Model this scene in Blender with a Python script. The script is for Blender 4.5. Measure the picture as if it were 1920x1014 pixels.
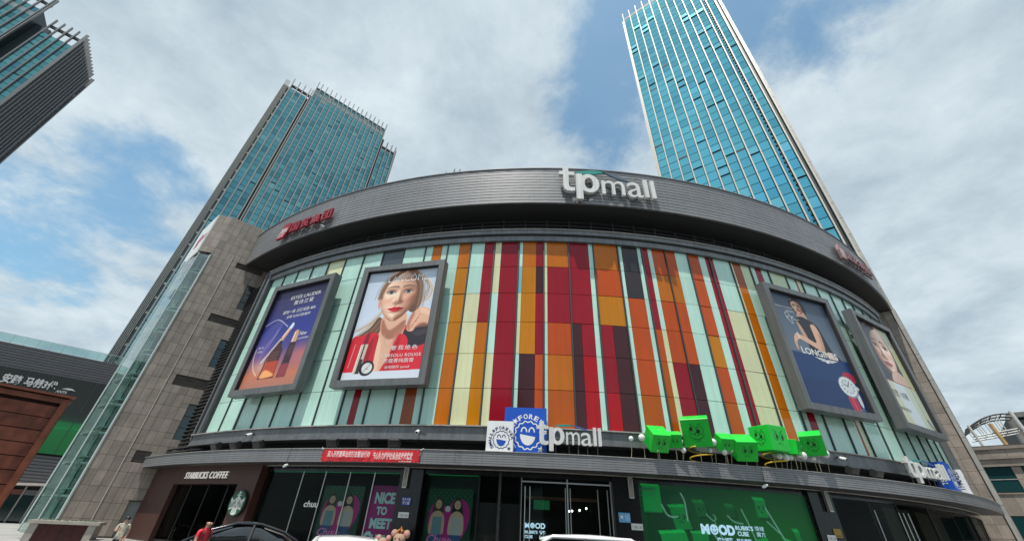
import bpy, bmesh, math, random
import numpy as np
from mathutils import Matrix, Vector

for o in list(bpy.data.objects):
    bpy.data.objects.remove(o)
SC = bpy.context.scene
COL = SC.collection
PI = math.pi
R = math.radians
rnd = random.Random(7)

# ------------------------------------------------------------------ camera
CAM_Z = 1.75
PITCH, ROLL = .5882, .0541
fw = Vector((0, math.cos(PITCH), math.sin(PITCH)))
up0 = Vector((0, -math.sin(PITCH), math.cos(PITCH)))
rt0 = Vector((1, 0, 0))
rt = rt0 * math.cos(ROLL) + up0 * math.sin(ROLL)
up = -rt0 * math.sin(ROLL) + up0 * math.cos(ROLL)
cd = bpy.data.cameras.new('camera')
cd.sensor_fit = 'HORIZONTAL'
cd.sensor_width = 36
cd.lens = 735.025 / 1920 * 36
cd.clip_start = .1
cd.clip_end = 6000
cam = bpy.data.objects.new('camera', cd)
COL.objects.link(cam)
cam.matrix_world = Matrix.Translation((0, 0, CAM_Z)) @ Matrix((
    (rt.x, up.x, -fw.x, 0), (rt.y, up.y, -fw.y, 0), (rt.z, up.z, -fw.z, 0), (0, 0, 0, 1)))
SC.camera = cam

# ------------------------------------------------------------------ world, sun, exposure
SUN_T, SUN_EL = -.50, R(71)                 # azimuth measured like the drum's angle (0 = towards the street)
sun_dir = Vector((math.sin(SUN_T) * math.cos(SUN_EL), -math.cos(SUN_T) * math.cos(SUN_EL), math.sin(SUN_EL)))
SUN_STRENGTH = 4.4
SKY_STRENGTH = .1
SC.view_settings.view_transform = 'Standard'
SC.view_settings.look = 'None'
SC.view_settings.exposure = 0.15
SC.view_settings.gamma = 1
SC.view_settings.use_curve_mapping = False

world = bpy.data.worlds.new('World')
SC.world = world
world.use_nodes = True
wt = world.node_tree
wt.nodes.clear()
def wn(kind, **k):
    n = wt.nodes.new(kind)
    for a, b in k.items():
        setattr(n, a, b)
    return n
def wmath(op, a, b=None, c=None, clamp=False):
    n = wn('ShaderNodeMath', operation=op, use_clamp=clamp)
    for i, v in enumerate((a, b, c)):
        if v is None:
            continue
        if isinstance(v, (int, float)):
            n.inputs[i].default_value = v
        else:
            wt.links.new(v, n.inputs[i])
    return n.outputs[0]
w_out = wn('ShaderNodeOutputWorld')
w_bg = wn('ShaderNodeBackground')
w_bg.inputs[1].default_value = SKY_STRENGTH
wt.links.new(w_bg.outputs[0], w_out.inputs[0])
sky = wn('ShaderNodeTexSky', sky_type='NISHITA')
sky.sun_disc = False
sky.sun_elevation = SUN_EL
sky.sun_rotation = math.atan2(sun_dir.x, sun_dir.y) % (2 * PI)
sky.air_density = 1.0
sky.dust_density = 1.5
sky.ozone_density = 1.5
tc = wn('ShaderNodeTexCoord')
sep = wn('ShaderNodeSeparateXYZ')
wt.links.new(tc.outputs['Generated'], sep.inputs[0])
dx, dy, dz = sep.outputs
den = wmath('ADD', wmath('MAXIMUM', dz, 0.0), .22)
cx_ = wmath('DIVIDE', dx, den)
cy_ = wmath('DIVIDE', dy, den)
comb = wn('ShaderNodeCombineXYZ')
wt.links.new(cx_, comb.inputs[0])
wt.links.new(cy_, comb.inputs[1])
def wnoise(scale, detail, rough, dist, off):
    mp = wn('ShaderNodeMapping')
    mp.inputs['Location'].default_value = off
    wt.links.new(comb.outputs[0], mp.inputs[0])
    n = wn('ShaderNodeTexNoise')
    n.inputs['Scale'].default_value = scale
    n.inputs['Detail'].default_value = detail
    n.inputs['Roughness'].default_value = rough
    n.inputs['Distortion'].default_value = dist
    wt.links.new(mp.outputs[0], n.inputs['Vector'])
    return n.outputs[0]
n_big = wnoise(1.5, 9, .60, .15, (3.1, 1.7, 0))
n_mid = wnoise(5.0, 9, .64, .2, (9.3, 4.4, 2))
n_shade = wnoise(2.6, 8, .58, .1, (0.4, 7.7, 5))
cov = wmath('ADD', wmath('MULTIPLY', n_big, .62), wmath('MULTIPLY', n_mid, .38))
# the clear patches of this sky: directions in which the cloud deck is open
def lobe(d, k, amp):
    v = Vector(d).normalized()
    dn = wn('ShaderNodeVectorMath', operation='DOT_PRODUCT')
    wt.links.new(tc.outputs['Generated'], dn.inputs[0])
    dn.inputs[1].default_value = v
    e = wmath('EXPONENT', wmath('MULTIPLY', wmath('SUBTRACT', dn.outputs['Value'], 1.0), k))
    return wmath('MULTIPLY', e, amp)
LOBES = []   # filled below
LOBES = [((.18, .49, .853), 70, .135), ((.147, .589, .794), 110, .08), ((-.647, .521, .557), 90, .10),
         ((-.58, .49, .65), 90, .02), ((-.718, .518, .464), 90, .09), ((.548, .33, .769), 60, .14),
         ((-.751, .577, .322), 90, .06), ((.30, .35, .88), 60, .10), ((-.78, .42, .46), 12, -.07), ((-.45, .45, .77), 12, -.08), ((.659, .463, .594), 14, -.13),
         ((-.213, .457, .864), 25, -.08), ((.62, .66, .42), 14, -.12), ((.72, .60, .34), 20, -.08), ((-.095, .603, .792), 60, -.06)]
op = None
for d, k, amp in LOBES:
    e = lobe(d, k, amp)
    op = e if op is None else wmath('ADD', op, e)
cov = wmath('SUBTRACT', cov, op)
mr = wn('ShaderNodeMapRange', interpolation_type='SMOOTHSTEP')
wt.links.new(cov, mr.inputs[0])
mr.inputs[1].default_value = .365
mr.inputs[2].default_value = .525
mr.inputs[3].default_value = .12
mr.inputs[4].default_value = .98
cloud_fac = mr.outputs[0]
cr = wn('ShaderNodeMapRange')
wt.links.new(wmath('ADD', wmath('MULTIPLY', n_shade, .55), wmath('MULTIPLY', n_mid, .45)), cr.inputs[0])
cr.inputs[1].default_value = .36
cr.inputs[2].default_value = .62
cmix = wn('ShaderNodeMix', data_type='RGBA')
wt.links.new(cr.outputs[0], cmix.inputs[0])
cmix.inputs[6].default_value = (3.9, 4.85, 5.6, 1)
cmix.inputs[7].default_value = (6.55, 7.5, 8.0, 1)
skyb = wn('ShaderNodeMix', data_type='RGBA', blend_type='MULTIPLY')
skyb.inputs[0].default_value = 1
wt.links.new(sky.outputs[0], skyb.inputs[6])
skyb.inputs[7].default_value = (1.25, 1.75, 1.65, 1)
smix = wn('ShaderNodeMix', data_type='RGBA')
wt.links.new(cloud_fac, smix.inputs[0])
wt.links.new(skyb.outputs[2], smix.inputs[6])
wt.links.new(cmix.outputs[2], smix.inputs[7])
wt.links.new(smix.outputs[2], w_bg.inputs[0])

sl = bpy.data.lights.new('sun', 'SUN')
sl.energy = SUN_STRENGTH
sl.angle = R(.6)
sl.color = (1, .955, .88)
sun = bpy.data.objects.new('sun', sl)
COL.objects.link(sun)
sun.rotation_mode = 'QUATERNION'
sun.rotation_quaternion = sun_dir.to_track_quat('Z', 'Y')
sun.location = (-20, -30, 80)

# ------------------------------------------------------------------ helpers: materials
MATS = {}
def s2l(c):
    return tuple(((x / 12.92) if x <= .04045 else ((x + .055) / 1.055) ** 2.4) for x in c)
def material(name, rgb, rough=.5, metal=0, spec=.5, rand=0., noise=0., nscale=2., bump=0., bscale=20., streak=0., emit=0., coat=0., grain=0.):
    """Principled material. rand varies the tone per object, noise blotches it, streak adds vertical dirt runs."""
    if name in MATS:
        return MATS[name]
    m = bpy.data.materials.new(name)
    m.use_nodes = True
    t = m.node_tree
    b = t.nodes['Principled BSDF']
    b.inputs['Roughness'].default_value = rough
    b.inputs['Metallic'].default_value = metal
    b.inputs['Specular IOR Level'].default_value = spec
    b.inputs['Coat Weight'].default_value = coat
    b.inputs['Coat Roughness'].default_value = .04
    L = t.links.new
    def N(k, **kw):
        n = t.nodes.new(k)
        for a, v in kw.items():
            setattr(n, a, v)
        return n
    fac = None
    def mul(x, y):
        n = N('ShaderNodeMath', operation='MULTIPLY')
        for i, v in enumerate((x, y)):
            if isinstance(v, (int, float)):
                n.inputs[i].default_value = v
            else:
                L(v, n.inputs[i])
        return n.outputs[0]
    def rng(src, lo, hi, a=0., c=1.):
        n = N('ShaderNodeMapRange')
        L(src, n.inputs[0])
        n.inputs[1].default_value = a
        n.inputs[2].default_value = c
        n.inputs[3].default_value = lo
        n.inputs[4].default_value = hi
        return n.outputs[0]
    geo = N('ShaderNodeNewGeometry')
    if rand:
        oi = N('ShaderNodeObjectInfo')
        fac = rng(oi.outputs['Random'], 1 - rand, 1 + rand)
    if noise:
        nz = N('ShaderNodeTexNoise')
        nz.inputs['Scale'].default_value = nscale
        nz.inputs['Detail'].default_value = 5
        L(geo.outputs['Position'], nz.inputs['Vector'])
        f = rng(nz.outputs[0], 1 - noise, 1 + noise, .3, .7)
        fac = f if fac is None else mul(fac, f)
    if grain:
        nz = N('ShaderNodeTexNoise')
        nz.inputs['Scale'].default_value = 60
        nz.inputs['Detail'].default_value = 2
        L(geo.outputs['Position'], nz.inputs['Vector'])
        f = rng(nz.outputs[0], 1 - grain, 1 + grain, .3, .7)
        fac = f if fac is None else mul(fac, f)
    if streak:
        mp = N('ShaderNodeMapping')
        mp.inputs['Scale'].default_value = (5, 5, .25)
        L(geo.outputs['Position'], mp.inputs[0])
        nz = N('ShaderNodeTexNoise')
        nz.inputs['Scale'].default_value = 1
        nz.inputs['Detail'].default_value = 4
        L(mp.outputs[0], nz.inputs['Vector'])
        f = rng(nz.outputs[0], 1 - streak, 1 + streak * .4, .35, .65)
        fac = f if fac is None else mul(fac, f)
    if fac is None:
        b.inputs['Base Color'].default_value = (*rgb, 1)
    else:
        v = N('ShaderNodeVectorMath', operation='SCALE')
        v.inputs[0].default_value = rgb
        L(fac, v.inputs['Scale'])
        L(v.outputs[0], b.inputs['Base Color'])
        if noise or streak:
            L(rng(fac, min(1, rough * 1.25), rough * .8, .6, 1.4), b.inputs['Roughness'])
    if bump:
        nz = N('ShaderNodeTexNoise')
        nz.inputs['Scale'].default_value = bscale
        nz.inputs['Detail'].default_value = 4
        L(geo.outputs['Position'], nz.inputs['Vector'])
        bp = N('ShaderNodeBump')
        bp.inputs['Strength'].default_value = bump
        bp.inputs['Distance'].default_value = .02
        L(nz.outputs[0], bp.inputs['Height'])
        L(bp.outputs[0], b.inputs['Normal'])
    if emit:
        b.inputs['Emission Color'].default_value = (*rgb, 1)
        b.inputs['Emission Strength'].default_value = emit
    MATS[name] = m
    return m
def clear_glass(name, tint, refl=1.0, thru=.9, extra=0.):
    """Thin pane: Fresnel mirror over a tinted see-through sheet."""
    if name in MATS:
        return MATS[name]
    m = bpy.data.materials.new(name)
    m.use_nodes = True
    t = m.node_tree
    t.nodes.clear()
    o = t.nodes.new('ShaderNodeOutputMaterial')
    mx = t.nodes.new('ShaderNodeMixShader')
    tr = t.nodes.new('ShaderNodeBsdfTransparent')
    tr.inputs[0].default_value = (*[c * thru for c in tint], 1)
    gl = t.nodes.new('ShaderNodeBsdfGlossy')
    gl.inputs['Roughness'].default_value = .03
    gl.inputs['Color'].default_value = (refl, refl, refl, 1)
    fr = t.nodes.new('ShaderNodeFresnel')
    fr.inputs[0].default_value = 1.5
    ad = t.nodes.new('ShaderNodeMath')
    ad.operation = 'ADD'
    ad.inputs[1].default_value = extra
    t.links.new(fr.outputs[0], ad.inputs[0])
    # the inner face of the pane only lets light through
    gq = t.nodes.new('ShaderNodeNewGeometry')
    iv = t.nodes.new('ShaderNodeMath')
    iv.operation = 'SUBTRACT'
    iv.inputs[0].default_value = 1
    t.links.new(gq.outputs['Backfacing'], iv.inputs[1])
    mu = t.nodes.new('ShaderNodeMath')
    mu.operation = 'MULTIPLY'
    t.links.new(ad.outputs[0], mu.inputs[0])
    t.links.new(iv.outputs[0], mu.inputs[1])
    t.links.new(mu.outputs[0], mx.inputs[0])
    t.links.new(tr.outputs[0], mx.inputs[1])
    t.links.new(gl.outputs[0], mx.inputs[2])
    t.links.new(mx.outputs[0], o.inputs[0])
    MATS[name] = m
    return m
def print_material(name='printed_sheet', rough=.45, emit=0.):
    if name in MATS:
        return MATS[name]
    m = bpy.data.materials.new(name)
    m.use_nodes = True
    t = m.node_tree
    b = t.nodes['Principled BSDF']
    a = t.nodes.new('ShaderNodeVertexColor')
    a.layer_name = 'Col'
    t.links.new(a.outputs[0], b.inputs['Base Color'])
    b.inputs['Roughness'].default_value = rough
    if emit:
        t.links.new(a.outputs[0], b.inputs['Emission Color'])
        b.inputs['Emission Strength'].default_value = emit
    MATS[name] = m
    return m

# ------------------------------------------------------------------ helpers: meshes
class MB:
    def __init__(s):
        s.v, s.f, s.mi = [], [], []
        s.k = 0
    def add(s, V, F, M=None):
        n = len(s.v)
        if M is not None:
            V = [M @ Vector(p) for p in V]
        s.v.extend([tuple(p) for p in V])
        s.f.extend([tuple(i + n for i in f) for f in F])
        s.mi.extend([s.k] * len(F))
        return s
    def box(s, x0, x1, y0, y1, z0, z1, M=None):
        V = [(x0, y0, z0), (x1, y0, z0), (x1, y1, z0), (x0, y1, z0), (x0, y0, z1), (x1, y0, z1), (x1, y1, z1), (x0, y1, z1)]
        F = [(0, 3, 2, 1), (4, 5, 6, 7), (0, 1, 5, 4), (1, 2, 6, 5), (2, 3, 7, 6), (3, 0, 4, 7)]
        return s.add(V, F, M)
    def prism(s, poly, z0, z1, M=None):
        a = sum(poly[i][0] * poly[(i + 1) % len(poly)][1] - poly[(i + 1) % len(poly)][0] * poly[i][1] for i in range(len(poly)))
        if a < 0:
            poly = poly[::-1]
        n = len(poly)
        V = [(x, y, z0) for x, y in poly] + [(x, y, z1) for x, y in poly]
        F = [tuple(range(n - 1, -1, -1)), tuple(range(n, 2 * n))]
        F += [(i, (i + 1) % n, n + (i + 1) % n, n + i) for i in range(n)]
        return s.add(V, F, M)
    def arc(s, t0, t1, r0, r1, z0, z1, n=None, M=None):
        """solid ring segment about the origin; angle 0 looks down -Y (towards the street)"""
        n = n or max(1, int(abs(t1 - t0) / .03) + 1)
        V, F = [], []
        for i in range(n + 1):
            t = t0 + (t1 - t0) * i / n
            sn, cs = math.sin(t), -math.cos(t)
            V += [(r0 * sn, r0 * cs, z0), (r1 * sn, r1 * cs, z0), (r1 * sn, r1 * cs, z1), (r0 * sn, r0 * cs, z1)]
        for i in range(n):
            a, b = 4 * i, 4 * i + 4
            F += [(a + 1, b + 1, b + 2, a + 2), (a, a + 3, b + 3, b), (a + 2, b + 2, b + 3, a + 3), (a, b, b + 1, a + 1)]
        F += [(0, 1, 2, 3), (4 * n, 4 * n + 3, 4 * n + 2, 4 * n + 1)]
        return s.add(V, F, M)
    def tube(s, pts, r, n=6, M=None, caps=True):
        pts = [Vector(p) for p in pts]
        V, F = [], []
        rr = r if isinstance(r, (list, tuple)) else [r] * len(pts)
        prev = None
        for i, p in enumerate(pts):
            d = (pts[min(i + 1, len(pts) - 1)] - pts[max(i - 1, 0)]).normalized()
            if prev is None:
                a = d.orthogonal().normalized()
            else:
                a = (prev - d * prev.dot(d)).normalized()
            prev = a
            b = d.cross(a)
            for k in range(n):
                q = 2 * PI * k / n
                V.append(p + (a * math.cos(q) + b * math.sin(q)) * rr[i])
        for i in range(len(pts) - 1):
            for k in range(n):
                F.append((i * n + k, i * n + (k + 1) % n, (i + 1) * n + (k + 1) % n, (i + 1) * n + k))
        if caps:
            F.append(tuple(range(n - 1, -1, -1)))
            F.append(tuple((len(pts) - 1) * n + k for k in range(n)))
        return s.add(V, F, M)
    def sphere(s, c, r, nu=12, nv=8, M=None, sc=(1, 1, 1)):
        V = [(c[0], c[1], c[2] - r * sc[2])]
        for j in range(1, nv):
            p = -PI / 2 + PI * j / nv
            for i in range(nu):
                q = 2 * PI * i / nu
                V.append((c[0] + r * sc[0] * math.cos(p) * math.cos(q), c[1] + r * sc[1] * math.cos(p) * math.sin(q), c[2] + r * sc[2] * math.sin(p)))
        V.append((c[0], c[1], c[2] + r * sc[2]))
        F = [(0, 1 + (i + 1) % nu, 1 + i) for i in range(nu)]
        for j in range(nv - 2):
            for i in range(nu):
                a = 1 + j * nu
                F.append((a + i, a + (i + 1) % nu, a + nu + (i + 1) % nu, a + nu + i))
        a = 1 + (nv - 2) * nu
        F += [(a + i, a + (i + 1) % nu, len(V) - 1) for i in range(nu)]
        return s.add(V, F, M)
    def disc(s, c, r, h, n=24, M=None):
        """short cylinder facing -Y, front at y=c[1]-h"""
        V = [(c[0] + r * math.cos(2 * PI * i / n), c[1] - h, c[2] + r * math.sin(2 * PI * i / n)) for i in range(n)]
        V += [(x, c[1], z) for x, y, z in V]
        F = [tuple(range(n)), tuple(range(2 * n - 1, n - 1, -1))]
        F += [(i, n + i, n + (i + 1) % n, (i + 1) % n) for i in range(n)]
        return s.add(V, F, M)
    def flat(s, pts, y, M=None):
        """polygon in the local XZ plane facing -Y"""
        a = sum(pts[i][0] * pts[(i + 1) % len(pts)][1] - pts[(i + 1) % len(pts)][0] * pts[i][1] for i in range(len(pts)))
        if a < 0:
            pts = pts[::-1]
        return s.add([(x, y, z) for x, z in pts], [tuple(range(len(pts)))], M)
    def ribbon(s, pts, w, y, closed=False, M=None):
        """stroke of width w drawn in the local XZ plane, facing -Y"""
        n = len(pts)
        V, F = [], []
        for i in range(n):
            if closed:
                a, b = pts[i - 1], pts[(i + 1) % n]
            else:
                a, b = pts[max(i - 1, 0)], pts[min(i + 1, n - 1)]
            ddx, ddz = b[0] - a[0], b[1] - a[1]
            l = math.hypot(ddx, ddz) or 1
            nx, nz = -ddz / l * w / 2, ddx / l * w / 2
            V += [(pts[i][0] + nx, y, pts[i][1] + nz), (pts[i][0] - nx, y, pts[i][1] - nz)]
        for i in range(n if closed else n - 1):
            a, b = 2 * i, 2 * ((i + 1) % n)
            F.append((a, a + 1, b + 1, b))
        return s.add(V, F, M)
    def mesh(s, name, smooth=False):
        m = bpy.data.meshes.new(name)
        m.from_pydata(s.v, [], s.f)
        if max(s.mi, default=0):
            m.polygons.foreach_set('material_index', s.mi)
        if smooth:
            m.polygons.foreach_set('use_smooth', [True] * len(m.polygons))
        m.update()
        return m

W = {}          # world matrix of every object made here
def link(o, parent, M):
    M = M if M is not None else Matrix.Identity(4)
    if parent is not None:
        o.parent = parent
        o.matrix_basis = W[parent.name].inverted() @ M
    else:
        o.matrix_basis = M
    COL.objects.link(o)
    W[o.name] = M.copy()
    return o
def tag(o, label=None, cat=None, group=None, kind=None):
    for k, v in (('label', label), ('category', cat), ('group', group), ('kind', kind)):
        if v:
            o[k] = v
    return o
def thing(name, label, cat, M=None, group=None):
    o = bpy.data.objects.new(name, None)
    o.empty_display_size = .2
    link(o, None, M)
    return tag(o, label, cat, group)
def obj(name, mesh, mats, parent=None, M=None, smooth=False):
    """one mesh object; a MB is built in world coordinates of M"""
    if isinstance(mesh, MB):
        mesh = mesh.mesh(name, smooth)
    o = bpy.data.objects.new(name, mesh)
    mats = mats if isinstance(mats, (list, tuple)) else [mats]
    if len(mesh.materials) == 0:
        for m in mats:
            mesh.materials.append(m)
    elif mesh.materials[0] is not mats[0]:
        for i, m in enumerate(mats):
            o.material_slots[i].link = 'OBJECT'
            o.material_slots[i].material = m
    return link(o, parent, M)
T = Matrix.Translation
def Rz(a):
    return Matrix.Rotation(a, 4, 'Z')
def Rx(a):
    return Matrix.Rotation(a, 4, 'X')
def Ry(a):
    return Matrix.Rotation(a, 4, 'Y')
def S3(x, y, z):
    return Matrix.Diagonal((x, y, z, 1))
UNIT = MB().box(-.5, .5, -.5, .5, -.5, .5).mesh('block')
def block(name, mat, parent, M, size):
    return obj(name, UNIT, mat, parent, M @ S3(*size))

# text: outlines of the built-in font (with its CJK fallback) as flat or extruded geometry
GL = {}
def glyphs(txt, bold=0., depth=0., spacing=1., shear=0.):
    key = (txt, bold, depth, spacing, shear)
    if key in GL:
        return GL[key]
    c = bpy.data.curves.new('lettering', 'FONT')
    c.body = txt
    c.size = 1
    c.offset = bold
    c.extrude = depth / 2
    c.space_character = spacing
    c.shear = shear
    c.resolution_u = 3
    o = bpy.data.objects.new('lettering', c)
    COL.objects.link(o)
    dg = bpy.context.evaluated_depsgraph_get()
    dg.update()
    me = bpy.data.meshes.new_from_object(o.evaluated_get(dg))
    V = np.zeros(len(me.vertices) * 3)
    me.vertices.foreach_get('co', V)
    V = V.reshape(-1, 3)
    F = [tuple(p.vertices) for p in me.polygons]
    bpy.data.objects.remove(o)
    bpy.data.meshes.remove(me)
    bpy.data.curves.remove(c)
    GL[key] = (V, F)
    return GL[key]
def add_text(mb, txt, x0, x1, z0, z1, y, M=None, bold=0., depth=0., spacing=1., shear=0., bend=0.):
    """fit the text in the box x0..x1, z0..z1 of the local XZ plane, facing -Y, back at y"""
    V, F = glyphs(txt, bold, 1. if depth else 0., spacing, shear)
    if not len(V):
        return
    lo, hi = V.min(0), V.max(0)
    sx = (x1 - x0) / (hi[0] - lo[0])
    sz = (z1 - z0) / (hi[1] - lo[1])
    P = [(x0 + (v[0] - lo[0]) * sx, y - ((v[2] + .5) * depth if depth else 0), z0 + (v[1] - lo[1]) * sz) for v in V]
    if bend:
        P = [((bend - q[1]) * math.sin(q[0] / bend), bend - (bend - q[1]) * math.cos(q[0] / bend), q[2]) for q in P]
    mb.add(P, F, M)

# ------------------------------------------------------------------ helpers: printed pictures (colours stored on a fine grid)
class Canvas:
    def __init__(s, w, h, n):
        s.nx, s.ny = n, int(n * h / w)
        s.asp = h / w
        u = (np.arange(s.nx) + .5) / s.nx
        v = (np.arange(s.ny) + .5) / s.ny
        s.u, s.v = np.meshgrid(u, v)
        s.c = np.zeros((s.ny, s.nx, 3))
    def blend(s, mask, col):
        col = np.asarray(col, float)
        s.c = s.c * (1 - mask[..., None]) + col * mask[..., None]
    def grad(s, stops):
        vs = [a for a, b in stops]
        for k in range(3):
            s.c[..., k] = np.interp(s.v, vs, [b[k] for a, b in stops])
    def mask_poly(s, pts, smooth=True, blur=0):
        P = np.array(pts, float)
        if smooth:
            P = catmull(P)
        inside = np.zeros(s.u.shape)
        for ou, ov in ((-.25, -.25), (.25, -.25), (-.25, .25), (.25, .25)):
            x = s.u + ou / s.nx
            y = s.v + ov / s.ny
            c = np.zeros(x.shape, bool)
            j = len(P) - 1
            for i in range(len(P)):
                xi, yi, xj, yj = P[i][0], P[i][1], P[j][0], P[j][1]
                if yi != yj:
                    c ^= ((yi > y) != (yj > y)) & (x < (xj - xi) * (y - yi) / (yj - yi) + xi)
                j = i
            inside += c / 4
        return s.blur(inside, blur)
    def blur(s, m, r):
        for _ in range(int(r)):
            p = np.pad(m, 1, mode='edge')
            m = (p[:-2, 1:-1] + p[2:, 1:-1] + p[1:-1, :-2] + p[1:-1, 2:] + 2 * p[1:-1, 1:-1]) / 6
        return m
    def poly(s, pts, col, smooth=True, blur=0, a=1.):
        s.blend(s.mask_poly(pts, smooth, blur) * a, col)
    def ell(s, cx, cy, rx, ry, col, a=1., soft=.15, rot=0.):
        x = (s.u - cx)
        y = (s.v - cy) * s.asp
        ry = ry * s.asp
        x, y = x * math.cos(rot) + y * math.sin(rot), -x * math.sin(rot) + y * math.cos(rot)
        d = np.sqrt((x / rx) ** 2 + (y / ry) ** 2)
        s.blend(np.clip((1 - d) / soft + .5, 0, 1) * a, col)
    def line(s, pts, w, col, a=1., smooth=True):
        P = np.array(pts, float)
        if smooth and len(P) > 2:
            P = catmull(P, closed=False)
        x, y = s.u, s.v * s.asp
        dm = np.full(x.shape, 9.)
        for i in range(len(P) - 1):
            ax, ay, bx, by = P[i][0], P[i][1] * s.asp, P[i + 1][0], P[i + 1][1] * s.asp
            l2 = (bx - ax) ** 2 + (by - ay) ** 2 + 1e-12
            t = np.clip(((x - ax) * (bx - ax) + (y - ay) * (by - ay)) / l2, 0, 1)
            dm = np.minimum(dm, np.hypot(x - ax - t * (bx - ax), y - ay - t * (by - ay)))
        px = 1 / s.nx
        s.blend(np.clip((w / 2 - dm) / px + .5, 0, 1) * a, col)
    def mesh(s, name, w, h, y=0., bend=0.):
        """sheet w x h in the local XZ plane, centred, facing -Y; bend = radius of the wall it follows"""
        nx, ny = s.nx, s.ny
        xs = (np.arange(nx + 1) / nx - .5) * w
        zs = (.5 - np.arange(ny + 1) / ny) * h
        X, Z = np.meshgrid(xs, zs)
        V = np.stack([X.ravel(), np.full(X.size, y), Z.ravel()], 1)
        if bend:
            V[:, 1] = y + bend - bend * np.cos(V[:, 0] / bend)
            V[:, 0] = bend * np.sin(V[:, 0] / bend)
        idx = np.arange((nx + 1) * (ny + 1)).reshape(ny + 1, nx + 1)
        F = np.stack([idx[:-1, :-1].ravel(), idx[1:, :-1].ravel(), idx[1:, 1:].ravel(), idx[:-1, 1:].ravel()], 1)
        me = bpy.data.meshes.new(name)
        me.vertices.add(len(V))
        me.vertices.foreach_set('co', V.ravel())
        me.loops.add(F.size)
        me.loops.foreach_set('vertex_index', F.ravel())
        me.polygons.add(len(F))
        me.polygons.foreach_set('loop_start', np.arange(0, F.size, 4))
        me.update(calc_edges=True)
        lin = np.clip(s.c, 0, 1)
        lin = np.where(lin <= .04045, lin / 12.92, ((lin + .055) / 1.055) ** 2.4) * .86
        C = np.ones((len(F), 4, 4))
        C[:, :, :3] = lin.reshape(-1, 1, 3)
        at = me.color_attributes.new('Col', 'FLOAT_COLOR', 'CORNER')
        at.data.foreach_set('color', C.ravel())
        return me
def catmull(P, closed=True, k=8):
    n = len(P)
    out = []
    for i in range(n if closed else n - 1):
        if closed:
            a, b, c, d = P[i - 1], P[i], P[(i + 1) % n], P[(i + 2) % n]
        else:
            a, b, c, d = P[max(i - 1, 0)], P[i], P[i + 1], P[min(i + 2, n - 1)]
        for j in range(k):
            t = j / k
            out.append(.5 * ((2 * b) + (-a + c) * t + (2 * a - 5 * b + 4 * c - d) * t * t + (-a + 3 * b - 3 * c + d) * t ** 3))
    if not closed:
        out.append(P[-1])
    return np.array(out)
def rgb(r, g, b):
    return (r / 255, g / 255, b / 255)

# ------------------------------------------------------------------ the place: drum of the mall about (CX, CY)
CX, CY = 5.1408, 70.1616
DRUM = T((CX, CY, 0))
def at_drum(t, r, z):
    """frame on the drum: local -Y looks outwards, X runs to the right along the facade"""
    return DRUM @ Rz(t) @ T((0, -r, z))
def wall_frame(p, az):
    """frame on a straight facade running in direction az (0 = +Y, clockwise); local -Y looks towards the street"""
    return T((p[0], p[1], 0)) @ Rz(R(90 - az))
def heading(az):
    return Vector((math.sin(R(az)), math.cos(R(az))))

# colours
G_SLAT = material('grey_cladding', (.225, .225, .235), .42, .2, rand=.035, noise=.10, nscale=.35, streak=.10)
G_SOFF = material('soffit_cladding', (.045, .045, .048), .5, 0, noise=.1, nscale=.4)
G_TRIM = material('grey_channel', (.165, .172, .18), .42, .25, noise=.12, nscale=1.2, streak=.2)
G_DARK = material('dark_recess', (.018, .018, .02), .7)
G_MULL = material('mullion_grey', (.055, .066, .068), .45, .2, rand=.15)
G_LOUV = material('louver_grey', (.075, .078, .082), .5, .2, rand=.1)
STONE = material('brown_granite', (.285, .240, .204), .45, 0, rand=.15, noise=.16, nscale=1.4, grain=.18, streak=.12)
MORTAR = material('stone_joint', (.045, .04, .037), .8)
CLAD = material('light_cladding', (.40, .385, .36), .4, .1, rand=.08, noise=.1, streak=.2)
STEEL = material('brushed_steel', (.55, .56, .56), .3, .8)
WHITE = material('white_paint', (.78, .78, .77), .45, noise=.05, nscale=3)
BLACKG = material('black_granite', (.012, .012, .014), .12, 0, spec=.35, noise=.3, nscale=6, rand=.2)
GLASS = clear_glass('shop_glass', (.86, .93, .91), .17, .94)
GLASS_G = clear_glass('green_shaft_glass', (.80, .92, .89), .95, .96, extra=.14)
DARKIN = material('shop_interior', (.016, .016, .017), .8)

# ---- ground
gm = material('concrete_paving', (.30, .295, .28), .85, noise=.18, nscale=.5, grain=.12)
g = MB()
g.add([(-2500, -2500, 0), (2500, -2500, 0), (2500, 2500, 0), (-2500, 2500, 0)], [(0, 1, 2, 3)])
tag(obj('pavement', g, gm), kind='structure')
am = material('asphalt', (.052, .052, .054), .85, noise=.2, nscale=.8, grain=.25)
g = MB()
g.add([(-400, -14, .004), (400, -14, .004), (400, 18.2, .004), (-400, 18.2, .004)], [(0, 1, 2, 3)])
tag(obj('road', g, am), kind='structure')
lm = material('road_paint', (.7, .7, .68), .7, noise=.2, nscale=3)
g = MB()
for x in range(-60, 60, 6):
    g.box(x, x + 2.5, 4.4, 4.55, .006, .009)
g.box(-200, 200, -13.5, -13.35, .006, .009)
tag(obj('road_marking', g, lm), kind='structure')
g = MB()
g.box(-400, 400, 18.2, 18.4, 0, .12)
tag(obj('kerb', g, material('kerb_stone', (.33, .32, .30), .8, noise=.15, grain=.15)), kind='structure')
g = MB()
g.arc(-.66, .74, 40, 51.2, .0, .30, M=DRUM)
g.arc(-.655, .735, 51.2, 51.55, .0, .15, M=DRUM)
tag(obj('plaza', g, material('plaza_stone', (.26, .25, .235), .6, noise=.15, nscale=1.2, grain=.12)), kind='structure')

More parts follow.
